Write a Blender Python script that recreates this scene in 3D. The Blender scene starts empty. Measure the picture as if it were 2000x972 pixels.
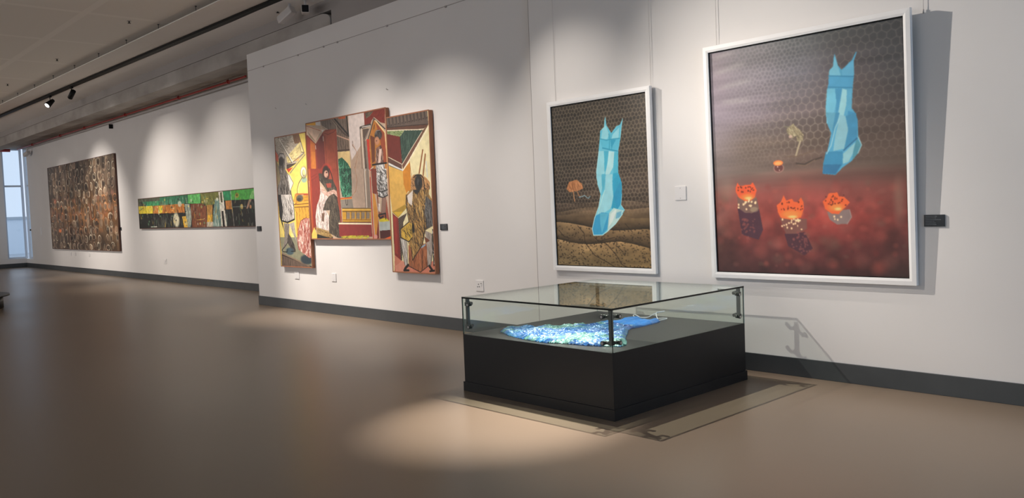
import bpy, bmesh, math, random
import numpy as np
# ================= helpers =================
from mathutils import Matrix, Vector
PI=math.pi
sc=bpy.context.scene; COL=sc.collection
# ---- camera ----
cd=bpy.data.cameras.new('camera'); cam=bpy.data.objects.new('camera',cd); COL.objects.link(cam)
cd.sensor_width=36; cd.lens=36*1628.21/2000; cd.clip_end=200; cd.clip_start=.05
def cam_rot(yaw,pitch,roll):
    cp,sp=math.cos(pitch),math.sin(pitch)
    fw=Vector((-math.sin(yaw)*cp,math.cos(yaw)*cp,sp)); r0=Vector((math.cos(yaw),math.sin(yaw),0)); u0=r0.cross(fw)
    c,s=math.cos(roll),math.sin(roll); r=c*r0+s*u0; u=-s*r0+c*u0
    return Matrix(((r.x,u.x,-fw.x),(r.y,u.y,-fw.y),(r.z,u.z,-fw.z)))
cam.matrix_world=Matrix.Translation((0,-6.6111,1.55))@cam_rot(0.827443,-0.049971,-0.038705).to_4x4()
sc.camera=cam
# ---- exposure ----
sc.view_settings.view_transform='Standard'; sc.view_settings.look='None'; sc.view_settings.gamma=1; sc.view_settings.use_curve_mapping=False
sc.view_settings.exposure=0.0
# ---- sky ----
wd=bpy.data.worlds.new('sky'); sc.world=wd; wd.use_nodes=True
bg=wd.node_tree.nodes['Background']; bg.inputs[0].default_value=(.72,.83,1,1); bg.inputs[1].default_value=1.05
# ---- lights: side-window daylight, plus ambient fill added behind the camera ----
def area(name,loc,direction,sx,sy,power,col):
    d=bpy.data.lights.new(name,'AREA'); d.shape='RECTANGLE'; d.size=sx; d.size_y=sy; d.energy=power; d.color=col
    o=bpy.data.objects.new(name,d); COL.objects.link(o); o.location=loc; o.rotation_euler=Vector(direction).to_track_quat('-Z','Y').to_euler(); return o
area('daylight_side_window',(6.3,-4.6,2.1),(-1,0.05,-.05),7,3.2,112,(.30,.63,1))
area('rear_fill',(-11,-12.3,2.6),(0,1,0),16,3,100,(1,.80,.58))  # added warm fill for the general ambient, shining in from the rear
area('rear_fill_far',(-28,-12.3,2.6),(0,1,0),8,3,270,(1,.91,.83))  # added fill lifting the ambient at the far end
# ---- lights: ceiling track spots ----
WARM=(1,.915,.83)
def spot(loc,aim,power,deg,blend=.6,size=.04,col=WARM):
    d=bpy.data.lights.new('track_spot_beam','SPOT'); d.energy=power; d.spot_size=math.radians(deg); d.spot_blend=blend; d.shadow_soft_size=size; d.color=col
    o=bpy.data.objects.new('track_spot_beam',d); COL.objects.link(o); o.location=loc; o.rotation_euler=(Vector(aim)-Vector(loc)).to_track_quat('-Z','Y').to_euler(); return o
SPOTS=[
 ((-6.6,-1.16,4.70),(-3.3,-1.6,0),1350,42,.8,.022),      # casts the glass case's shadow
 ((-9.0,-2.5,4.70),(-1.2,0,1.5),2350,34,1,.03),          # casts the big frame's shadow
 ((-7.5,-5.3,4.70),(-4.35,-.1,.95),760,36,.9,.03),
 ((-4.9,-.50,4.70),(-4.8,-1.9,.3),200,40,1,.02),
 ((-4.9,-.45,4.70),(-4.50,-2.58,0),3300,24,1,.02),
 ((-6.6,-1.9,4.70),(-6.0,0,1.45),255,60,1,.03),
 ((-4.2,-1.9,4.70),(-3.9,0,1.7),40,60,1,.03),
 ((-8.9,-2.6,4.70),(-8.3,0,.9),455,66,1,.04),
 ((-12.9,-2.1,4.70),(-11.6,0,.7),1560,44,1,.03),
 ((-14.4,-2.6,4.70),(-13.6,0,.9),400,46,1,.03),
 ((-10.4,-2.3,4.70),(-9.9,0,1.5),382,60,1,.03),
 ((-30.8,-2.4,4.7),(-30.0,1.2,1.4),350,60,1,.04),
 ((-26.6,-2.4,4.7),(-26.2,1.2,1.4),1015,66,1,.04),
 ((-22.0,-2.6,4.7),(-20.8,1.2,1.3),805,72,1,.04),
 ((-18.2,-2.4,4.7),(-17.4,1.2,1.5),406,72,1,.04),
 ((-10.5,-5.5,4.7),(-8.0,-1.5,0),70,60,1,.05),
]
for s_ in SPOTS: spot(*s_)

# ================= materials =================
def mat(name,col,rough=.6,metal=0.,spec=.5):
    m=bpy.data.materials.new(name); m.use_nodes=True; b=m.node_tree.nodes['Principled BSDF']
    b.inputs['Base Color'].default_value=(*col,1); b.inputs['Roughness'].default_value=rough; b.inputs['Metallic'].default_value=metal; b.inputs['Specular IOR Level'].default_value=spec
    return m
def noisy(name,c1,c2,scale,rough=.6,bump=0.,spec=.5,detail=5,stretch=(1,1,1),r2=None,bscale=None):
    m=mat(name,c1,rough,0,spec); nt=m.node_tree; N=nt.nodes; L=nt.links; b=N['Principled BSDF']
    tc=N.new('ShaderNodeTexCoord'); mp=N.new('ShaderNodeMapping'); mp.inputs['Scale'].default_value=stretch; L.new(tc.outputs['Object'],mp.inputs[0])
    n=N.new('ShaderNodeTexNoise'); n.inputs['Scale'].default_value=scale; n.inputs['Detail'].default_value=detail; L.new(mp.outputs[0],n.inputs[0])
    cr=N.new('ShaderNodeValToRGB'); cr.color_ramp.elements[0].position=.32; cr.color_ramp.elements[1].position=.68; cr.color_ramp.elements[0].color=(*c1,1); cr.color_ramp.elements[1].color=(*c2,1)
    L.new(n.outputs[0],cr.inputs[0]); L.new(cr.outputs[0],b.inputs['Base Color'])
    if r2 is not None:
        mr=N.new('ShaderNodeMapRange'); mr.inputs['To Min'].default_value=rough; mr.inputs['To Max'].default_value=r2; L.new(n.outputs[0],mr.inputs[0]); L.new(mr.outputs[0],b.inputs['Roughness'])
    if bump:
        n2=N.new('ShaderNodeTexNoise'); n2.inputs['Scale'].default_value=bscale or scale*8; n2.inputs['Detail'].default_value=3; L.new(mp.outputs[0],n2.inputs[0])
        bp=N.new('ShaderNodeBump'); bp.inputs['Strength'].default_value=bump; bp.inputs['Distance'].default_value=.01; L.new(n2.outputs[0],bp.inputs['Height']); L.new(bp.outputs[0],b.inputs['Normal'])
    return m
M={}
M['wall']=noisy('painted_plaster_white',(.76,.735,.715),(.80,.775,.755),.6,.75,.06,.3,bscale=160)
M['floor']=noisy('taupe_vinyl_floor',(.190,.144,.105),(.213,.162,.120),.35,.27,.05,.3,4,r2=.36,bscale=220)
M['base']=noisy('slate_grey_skirting',(.050,.057,.062),(.062,.069,.074),3,.45)
M['concrete']=noisy('raw_concrete',(.24,.20,.165),(.46,.41,.36),.8,.85,.3,.3,8,(1,2,2),bscale=30)
M['beamc']=noisy('raw_concrete_beam',(.30,.27,.245),(.46,.43,.40),1.0,.85,.3,.3,8,(1,2,2),bscale=30)
M['lip']=noisy('shaded_plaster',(.34,.31,.29),(.38,.35,.33),.5,.8)  # plaster darkened in its colour for the shade on the lip face
M['soffit']=noisy('ceiling_plaster',(.80,.76,.72),(.84,.80,.76),.5,.8)
M['black']=mat('black_metal',(.004,.004,.004),.55,0,.25)
M['frame']=noisy('white_lacquered_frame',(.87,.86,.85),(.90,.89,.88),6,.35)
M['plinth']=noisy('black_painted_board',(.012,.012,.013),(.015,.015,.016),2,.45,.03,.35,bscale=300)
M['grey']=mat('dark_grey_metal',(.050,.056,.054),.38,.5)
M['screw']=mat('bright_steel',(.5,.5,.5),.3,1)
M['white']=mat('white_plastic',(.78,.76,.75),.35)
M['whitem']=mat('white_housing',(.62,.58,.55),.4)
M['edge']=mat('dark_glass_edge',(.004,.007,.006),.3,0,.25)
M['gedge']=mat('green_glass_edge',(.25,.42,.38),.15)
M['red']=mat('red_pipe_paint',(.42,.030,.024),.4)
M['conduit']=mat('pale_conduit',(.5,.47,.45),.5)
M['wood']=noisy('stained_wood_edge',(.30,.115,.055),(.36,.15,.075),4,.5)
M['brownedge']=noisy('dark_brown_edge',(.09,.035,.022),(.12,.05,.03),4,.5)
M['winframe']=mat('pale_window_frame',(.62,.68,.76),.4)
M['wire']=mat('steel_wire',(.55,.51,.49),.5,.4)
M['rail']=mat('picture_rail_grey',(.42,.38,.36),.6)
M['joint']=mat('seam_shadow_grey',(.33,.30,.29),.8)  # grey for the painted shadow line at the wall step
M['label']=mat('black_acrylic',(.012,.016,.020),.18)
M['ink']=mat('grey_label_ink',(.16,.18,.20),.5)
M['nail']=mat('nickel',(.7,.68,.65),.3,1)
M['out']=noisy('pale_outside_wall',(.74,.80,.86),(.80,.86,.92),.3,.8)
M['outg']=noisy('outside_paving',(.42,.46,.50),(.5,.54,.58),.3,.8)
def glass(name,tint,refl=1.,rough=0.):
    m=bpy.data.materials.new(name); m.use_nodes=True; nt=m.node_tree; N=nt.nodes; L=nt.links; N.clear()
    out=N.new('ShaderNodeOutputMaterial'); t=N.new('ShaderNodeBsdfTransparent'); t.inputs[0].default_value=(*tint,1)
    g=N.new('ShaderNodeBsdfGlossy'); g.inputs['Color'].default_value=(.95,1,.97,1); g.inputs['Roughness'].default_value=rough
    lw=N.new('ShaderNodeLayerWeight'); lw.inputs['Blend'].default_value=.5
    pw=N.new('ShaderNodeMath'); pw.operation='POWER'; pw.inputs[1].default_value=5; L.new(lw.outputs['Facing'],pw.inputs[0])
    ma=N.new('ShaderNodeMath'); ma.operation='MULTIPLY_ADD'; ma.inputs[1].default_value=.94*refl; ma.inputs[2].default_value=.04*refl; L.new(pw.outputs[0],ma.inputs[0])
    mx=N.new('ShaderNodeMixShader'); L.new(ma.outputs[0],mx.inputs[0]); L.new(t.outputs[0],mx.inputs[1]); L.new(g.outputs[0],mx.inputs[2]); L.new(mx.outputs[0],out.inputs[0])
    return m
M['glass']=glass('clear_case_glass',(.955,.982,.966))
M['pane']=glass('window_glass',(.93,.96,.98),.7)
def emis(name,col,st):
    m=mat(name,(0,0,0)); b=m.node_tree.nodes['Principled BSDF']; b.inputs['Emission Color'].default_value=(*col,1); b.inputs['Emission Strength'].default_value=st; return m
M['lamp']=emis('lit_lamp_lens',(1,.96,.9),3)
M['paint']=None
def paintmat():
    m=mat('painted_canvas',(1,1,1),.42,0,.45); nt=m.node_tree; N=nt.nodes; L=nt.links; b=N['Principled BSDF']
    a=N.new('ShaderNodeAttribute'); a.attribute_name='paint'; L.new(a.outputs['Color'],b.inputs['Base Color'])
    tc=N.new('ShaderNodeTexCoord'); n=N.new('ShaderNodeTexNoise'); n.inputs['Scale'].default_value=120; L.new(tc.outputs['Object'],n.inputs[0])
    bp=N.new('ShaderNodeBump'); bp.inputs['Strength'].default_value=.12; bp.inputs['Distance'].default_value=.004; L.new(n.outputs[0],bp.inputs['Height']); L.new(bp.outputs[0],b.inputs['Normal'])
    return m
M['paint']=paintmat()
# perforated acoustic ceiling: plain borders round fields of fine slots
def perfmat():
    m=mat('perforated_ceiling',(.5,.46,.41),.85,0,.2); nt=m.node_tree; N=nt.nodes; L=nt.links; b=N['Principled BSDF']
    tc=N.new('ShaderNodeTexCoord'); br=N.new('ShaderNodeTexBrick'); br.offset=0; br.inputs['Scale'].default_value=1; br.inputs['Mortar Size'].default_value=.07; br.inputs['Mortar Smooth'].default_value=.25
    br.inputs['Brick Width'].default_value=2.4; br.inputs['Row Height'].default_value=1.2; br.inputs['Color1'].default_value=(.80,.75,.68,1); br.inputs['Color2'].default_value=(.82,.77,.70,1); br.inputs['Mortar'].default_value=(.87,.82,.75,1)
    L.new(tc.outputs['Object'],br.inputs[0])
    v=N.new('ShaderNodeTexVoronoi'); v.inputs['Scale'].default_value=26; v.inputs['Randomness'].default_value=0; mp=N.new('ShaderNodeMapping'); mp.inputs['Rotation'].default_value=(0,0,.78); L.new(tc.outputs['Object'],mp.inputs[0]); L.new(mp.outputs[0],v.inputs[0])
    lt=N.new('ShaderNodeMath'); lt.operation='LESS_THAN'; lt.inputs[1].default_value=.22; L.new(v.outputs['Distance'],lt.inputs[0])
    iv=N.new('ShaderNodeMath'); iv.operation='SUBTRACT'; iv.inputs[0].default_value=1; L.new(br.outputs['Fac'],iv.inputs[1])
    mu=N.new('ShaderNodeMath'); mu.operation='MULTIPLY'; L.new(lt.outputs[0],mu.inputs[0]); L.new(iv.outputs[0],mu.inputs[1])
    mx=N.new('ShaderNodeMix'); mx.data_type='RGBA'; L.new(mu.outputs[0],mx.inputs[0]); L.new(br.outputs['Color'],mx.inputs[6]); mx.inputs[7].default_value=(.60,.56,.51,1); L.new(mx.outputs[2],b.inputs['Base Color'])
    return m
M['perf']=perfmat()

# ---- canvas painter: fills a grid of canvas points (millimetres) with brush colours ----
def hexc(h): return np.array([int(h[i:i+2],16)/255 for i in (0,2,4)])
def pts(s): return np.array([[float(a) for a in q.split(',')] for q in s.split()])
def vnoise(X,Y,seed):
    r=np.random.RandomState(abs(int(seed))); T=r.rand(64,64)
    xi=np.floor(X).astype(int); yi=np.floor(Y).astype(int); fx=X-xi; fy=Y-yi
    fx=fx*fx*(3-2*fx); fy=fy*fy*(3-2*fy)
    g=lambda a,b:T[b%64,a%64]
    return (g(xi,yi)*(1-fx)+g(xi+1,yi)*fx)*(1-fy)+(g(xi,yi+1)*(1-fx)+g(xi+1,yi+1)*fx)*fy
def fbm(X,Y,seed,o=4):
    s=0;a=.5
    for k in range(o): s=s+a*vnoise(X*2**k,Y*2**k,seed+k); a*=.5
    return s/(1-.5**o)
class Painter:
    def __init__(s,W,H,nx,ny):
        s.W,s.H=W,H; s.x=np.linspace(0,W,nx); s.y=np.linspace(0,H,ny)
        s.C=np.zeros((ny,nx,3)); s.px=W/(nx-1)
    def win(s,x0,y0,x1,y1):
        a,b=np.searchsorted(s.x,[x0,x1]); c,d=np.searchsorted(s.y,[y0,y1])
        return slice(c,d),slice(a,b)
    def grid(s,w): return np.meshgrid(s.x[w[1]],s.y[w[0]])
    def inside(s,P,w):
        X,Y=s.grid(w); m=np.zeros(X.shape,bool); n=len(P)
        for i in range(n):
            (x0,y0),(x1,y1)=P[i],P[i-1]
            if y0==y1: continue
            m^=((y0>Y)!=(y1>Y))&(X<(x1-x0)*(Y-y0)/(y1-y0)+x0)
        return m
    def bb(s,P,e=0): return s.win(P[:,0].min()-e,P[:,1].min()-e,P[:,0].max()+e,P[:,1].max()+e)
    def fill(s,c,P,var=.05,seed=1,al=1.):
        w=s.bb(P); m=s.inside(P,w)
        if not m.any(): return
        X,Y=s.grid(w); n=(fbm(X/60,Y/60,seed+abs(int(P[0,0])))-.5)*2*var
        col=np.clip(hexc(c)[None,None]*(1+n[...,None]),0,1)
        s.C[w][m]=(s.C[w]*(1-al)+col*al)[m]
    def seg(s,P,w):
        X,Y=s.grid(w); D=np.full(X.shape,1e9)
        for i in range(len(P)-1):
            ax,ay=P[i];bx,by=P[i+1];dx,dy=bx-ax,by-ay;L=dx*dx+dy*dy+1e-9
            t=np.clip(((X-ax)*dx+(Y-ay)*dy)/L,0,1); D=np.minimum(D,np.hypot(X-ax-t*dx,Y-ay-t*dy))
        return D
    def stroke(s,c,wd,P,al=1.,clip=None,soft=1.):
        w=s.bb(P,wd/2+s.px*2)
        if s.C[w].size==0: return
        D=s.seg(P,w); a=np.clip((wd/2-D)/(s.px*soft)+.5,0,1)*al
        if clip is not None: a=a*clip[w]
        s.C[w]=s.C[w]*(1-a[...,None])+hexc(c)*a[...,None]
    def mask(s,P):
        M=np.zeros(s.C.shape[:2]); w=s.bb(P); M[w]=s.inside(P,w); return M
    def brush(s,P,cols,n,ln,wd,ang,curl,seed,al=.85):
        # many short curved brush strokes kept inside a shape
        r=np.random.RandomState(seed); M=s.mask(P); x0,y0=P.min(0); x1,y1=P.max(0); cols=cols.split('/')
        k=0;tr=0
        while k<n and tr<n*12:
            tr+=1; x=r.uniform(x0,x1);y=r.uniform(y0,y1)
            i=min(np.searchsorted(s.y,y),len(s.y)-1);j=min(np.searchsorted(s.x,x),len(s.x)-1)
            if not M[i,j]: continue
            a=math.radians(ang+r.uniform(-22,22)); cu=math.radians(curl)*r.uniform(-1,1); L=ln*r.uniform(.5,1.3); Q=[]
            for q in range(6): Q.append((x,y)); x+=math.cos(a)*L/5; y+=math.sin(a)*L/5; a+=cu/5
            s.stroke(cols[k%len(cols)],wd*r.uniform(.5,1.3),np.array(Q),al,M); k+=1
    def hatch(s,P,c,sp,wd,ang,seed,al=.8,wob=.15):
        M=s.mask(P); w=s.bb(P); X,Y=s.grid(w); a=math.radians(ang)
        U=-X*math.sin(a)+Y*math.cos(a)+(fbm(X/80,Y/80,seed)-.5)*sp*2*wob*3; d=np.abs((U/sp)%1-.5)*sp
        A=np.clip((wd/2-d)/s.px+.5,0,1)*al*M[w]
        s.C[w]=s.C[w]*(1-A[...,None])+hexc(c)*A[...,None]
    def grad(s,rows,vs):
        G=np.array([[hexc(c) for c in r.split()] for r in rows]); ny,nx=s.C.shape[:2]
        v=np.linspace(0,1,ny); u=np.linspace(0,1,nx)*(G.shape[1]-1); iu=np.minimum(u.astype(int),G.shape[1]-2); fu=(u-iu); fu=fu*fu*(3-2*fu)
        iv=np.clip(np.searchsorted(vs,v,side='right')-1,0,len(vs)-2); fv=(v-np.array(vs)[iv])/(np.array(vs)[iv+1]-np.array(vs)[iv]); 
        fu=fu[None,:,None]; fv=fv[:,None,None]; I=iv[:,None]; J=iu[None,:]
        s.C[:]=(G[I,J]*(1-fu)+G[I,J+1]*fu)*(1-fv)+(G[I+1,J]*(1-fu)+G[I+1,J+1]*fu)*fv
    def tone(s,sx,sy,amp,seed,o=4,M=None):
        X,Y=np.meshgrid(s.x,s.y); n=(fbm(X/sx,Y/sy,seed,o)-.5)*2*amp
        if M is not None: n=n*M
        s.C[:]=np.clip(s.C*(1+n[...,None]),0,1)
    def honey(s,c,cell,wd,jit,seed,al,M,dark=0.):
        # wire mesh: borders of a jittered honeycomb
        X,Y=np.meshgrid(s.x,s.y); h=cell*.87; gy=np.floor(Y/h).astype(int); r=np.random.RandomState(seed); J=r.rand(128,128,2)-.5
        d1=np.full(X.shape,1e9); d2=d1.copy(); c1=np.zeros(X.shape)
        for oy in (-1,0,1,2):
            iy=gy+oy-0
            gx=np.floor(X/cell-(iy%2)*.5).astype(int)
            for ox in (-1,0,1,2):
                ix=gx+ox; jj=J[iy%128,ix%128]
                d=np.hypot(X-(ix+(iy%2)*.5+jj[...,0]*jit)*cell,Y-(iy+jj[...,1]*jit)*h)
                c1=np.where(d<d1,ix*7+iy*13,c1); d2=np.minimum(d2,np.maximum(d,d1)); d1=np.minimum(d1,d)
        if dark: k=np.clip(1-(d1/cell)*2,0,1)*dark*M; s.C[:]*=(1-k)[...,None]
        a=np.clip((wd-(d2-d1))/s.px/1.6+.5,0,1)*al*M
        s.C[:]=s.C*(1-a[...,None])+hexc(c)*a[...,None]
    def blob(s,c,x,y,rx,ry,al=1.,soft=.35):
        w=s.win(x-rx*1.5,y-ry*1.5,x+rx*1.5,y+ry*1.5)
        if s.C[w].size==0: return
        X,Y=s.grid(w); d=np.hypot((X-x)/rx,(Y-y)/ry); a=np.clip((1-d)/soft+.5,0,1)*al
        s.C[w]=s.C[w]*(1-a[...,None])+hexc(c)*a[...,None]
    def blur(s,n):
        for _ in range(n):
            for ax in (0,1): p=np.pad(s.C,[(1,1) if a==ax else (0,0) for a in range(3)],'edge'); n0=s.C.shape[ax]; s.C=(p.take(range(0,n0),ax)+2*s.C+p.take(range(2,n0+2),ax))/4
    def run(s,ops):
        for o in ops.strip().split('\n'):
            a=o.split('|'); k=a[0]
            if k=='f': s.fill(a[1],pts(a[2]))
            elif k=='F': s.fill(a[1],pts(a[2]),.03,1,.6)
            elif k=='s': s.stroke(a[1],float(a[2]),pts(a[3]))
            elif k=='w':
                v=[float(q) for q in a[2].split(',')]; s.brush(pts(a[3]),a[1],int(v[0]*1.9),v[1]*.72,v[2]*.66,v[3],v[4],int(v[5]),.66)
            elif k=='h':
                v=[float(q) for q in a[2].split(',')]; s.hatch(pts(a[3]),a[1],v[0],v[1],v[2],int(v[3]))
            elif k=='b':
                v=[float(q) for q in a[2].split(',')]; s.blob(a[1],*v)
# backgrounds and overall texture of each picture
def paint_small(P,ops):
    P.grad(['4A4238 4A4238 4A4036','4C443A 504638 4C4236','463C32 50443A 54463A','54463A 5C4C3C 5A4A3C','6E5A40 6C563C 665238','7A6446 6E583C 6A5438','857250 7A6644 78623E'],[0,.25,.5,.62,.72,.85,1])
    P.tone(500,60,.25,3); P.tone(60,40,.12,9)
    X,Y=np.meshgrid(P.x,P.y); u=X/P.W; v=Y/P.H
    for i,(a,b_,c,w) in enumerate([(.60,.02,.010,.05),(.655,-.01,.012,.05),(.735,.055,.012,.09),(.835,.045,.016,.10),(.665,.03,.02,.06)]):
        d=v-(a+b_*u+c*np.sin(u*7+i*2)+.010*(fbm(X/180,Y/900,40+i)-.5)); k=(.55 if i in (2,3) else .28)*(1 if i<4 else .4)
        P.C*=(1+np.where(d>0,k*np.exp(-d/w*2.2),-k*1.1*np.exp(d/w*3.2)))[...,None]
    P.C=np.clip(P.C,0,1)
    M=np.clip((.70-v)*9,0,1)
    P.honey('94866F',46,4.2,.38,4,.68,M,.35)
    r=np.random.RandomState(3)
    for k in range(520):
        x=r.uniform(0,P.W);y=P.H*(.74+.26*r.rand()**.8); P.blob('32281C',x,y,r.uniform(4,13),r.uniform(3,9),.75)
    P.run(ops); P.blur(1)
def paint_large(P,ops):
    P.grad(['7E7278 757274 5F6262 4A4C4C 3F4042','887A84 827A82 6A6870 504A4C 424244','857A84 7E727A 6C6062 5A4E4A 4C4442','7C7070 6A5A50 5F4F45 55463E 55463E','7A6A64 6F5E55 685248 5C4B42 58483E','8A5C52 944C44 924840 884840 744038','88524A 963E36 A03E36 9A3E36 7A3A34','55302C 602C2A 622A28 5A2826 55302E','3F2422 432220 452322 3F2422 352826'],[0,.15,.3,.43,.55,.65,.76,.88,1])
    X,Y=np.meshgrid(P.x,P.y); v=Y/P.H
    P.tone(700,70,.16,3,4,(v<.62)*1.); 
    P.tone(160,140,.30,8,4,np.clip((v-.6)*8,0,1))
    r=np.random.RandomState(8)
    for k in range(150):
        x=r.uniform(0,P.W); y=P.H*r.uniform(.62,.97); q=r.uniform(12,60)
        P.blob(['B8584A','9A6054','7A2C28','6A5A48','B05848','3C2220'][k%6],x,y,q,q*r.uniform(.6,1.2),.24,1.)
    for (a,b_,c,d,w) in [(60,190,360,150,50),(90,330,420,300,46),(120,460,400,470,50),(40,60,260,40,30)]:
        for k in range(9): P.stroke('A8A29E',w*(1-k*.1),np.array([(a+k*8,b_),(c-k*8,d)],float),.07,None,14)
    P.blob('A08874',P.W*.96,P.H*.70,40,150,.4,1.2); P.blob('908070',P.W*.08,P.H*.62,60,80,.4,1.2)
    M=np.clip((.56-v)*9,0,1); big=np.clip(1-np.hypot((X/P.W-.55)/.28,(v-.36)/.22)*.9,0,1)**.5
    P.honey('B0A69E',38,3.2,.5,4,.40,M*(1-big)*np.clip((X/P.W)*3,.25,1)*np.clip((.62-X/P.W)*8,0,1),.16)
    P.honey('B4A896',68,4.2,.22,6,.66,M*np.maximum(big,.45*np.clip((X/P.W-.5)*8,0,1)),.10)
    P.run(ops); P.blur(2)
def paint_brown(P,ops):
    P.grad(['40342A 443A30 4A4036','483A2E 4A3C30 4C4034','4E4030 4C3824 564030','6A5034 4E3820 5A4028','5A4430 6A4828 6A4424','4E3C2C 503A28 54402A','3E3024 40342A 4A3828'],[0,.18,.38,.5,.62,.8,1])
    P.tone(300,300,.3,4); r=np.random.RandomState(12); ny=12; nx=17
    for k in range(140): P.blob(['A86840','98603C','8A6A54','8A5A50'][k%4],r.uniform(0,P.W),P.H*r.choice([.42,.52,.58,.62,.78])+r.uniform(-90,90),r.uniform(60,180),r.uniform(30,80),.35,1.)
    for j in range(ny):
        for i in range(nx):
            x=(i+.5+r.uniform(-.25,.25))*P.W/nx; y=(j+.5+r.uniform(-.2,.2))*P.H/ny; v=y/P.H
            if r.rand()<.10: continue
            rx=P.W/nx*r.uniform(.30,.46); ry=P.H/ny*r.uniform(.42,.66)
            hot=math.exp(-((v-.58)/.14)**2); cols=['B8A890','8A7C68','C8BCA4','7A6A58','9A7C68'] if r.rand()>hot*.6 else ['B87848','98603C','B08458']
            P.blob(['2A2018','6A5A4C','3A2C22','7A6450','1E1814'][r.randint(5)],x,y,rx,ry,.6,.6); P.blob(['3A2C22','8A7460','1E1814','8A7058'][r.randint(4)],x,y,rx*.45,ry*.5,.6,.7)
            for q in range(2):
                s=r.uniform(.7,1.1); t=np.linspace(0,r.uniform(1.5,4.5),12)+r.uniform(0,6); Q=np.stack([x+rx*s*np.cos(t)+r.uniform(-12,12),y+ry*s*np.sin(t)],1)
                P.stroke(cols[r.randint(len(cols))],r.uniform(14,30),Q,.8)
            for q in range(2):
                t=np.linspace(0,r.uniform(1,3),8)+r.uniform(0,6); s=r.uniform(.4,1.25); P.stroke(cols[r.randint(len(cols))],r.uniform(10,18),np.stack([x+rx*s*np.cos(t)+r.uniform(-60,60),y+ry*s*np.sin(t)],1),.7)
            if r.rand()<.3: P.stroke('C8BCA4',r.uniform(12,22),np.array([(x,y-ry),(x+r.uniform(-20,20),y+ry*.8)]),.6)
    P.blob('D87038',P.W*.16,P.H*.78,130,60,.8,.8); P.blob('C8603C',P.W*.1,P.H*.42,120,80,.5,.8)
    P.tone(60,260,.3,30); P.tone(400,500,.2,33)
def paint_green(P,ops):
    P.run(ops); r=np.random.RandomState(6)
    for k in range(170):     # drips and dabs
        x=r.uniform(0,P.W); y=r.uniform(0,P.H); h=r.uniform(20,150); c=['C8C8B0','1A1C1A','D8B040','3A7A50','8A8A70','5A3A20','A8B0A0'][k%7]
        P.stroke(c,r.uniform(14,34),np.array([(x,y),(x+r.uniform(-25,25),y+h*.5),(x+r.uniform(-30,30),y+h)]),.55)
    for k in range(60): P.blob(['D0D0B8','E0C060','202020','6A9A70'][k%4],r.uniform(0,P.W*.66),P.H*r.uniform(.1,.9),r.uniform(20,60),r.uniform(12,40),.6,.5)
    P.tone(60,60,.25,7)
def paint_plain(P,ops): P.run(ops); P.tone(45,45,.06,7)
PAINT=dict(green=paint_green,small=paint_small,large=paint_large,brown=paint_brown)
RES=dict(small=3.6,large=3.4,brown=13,green=(14,7),left=5,middle=5,right=5)
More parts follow.
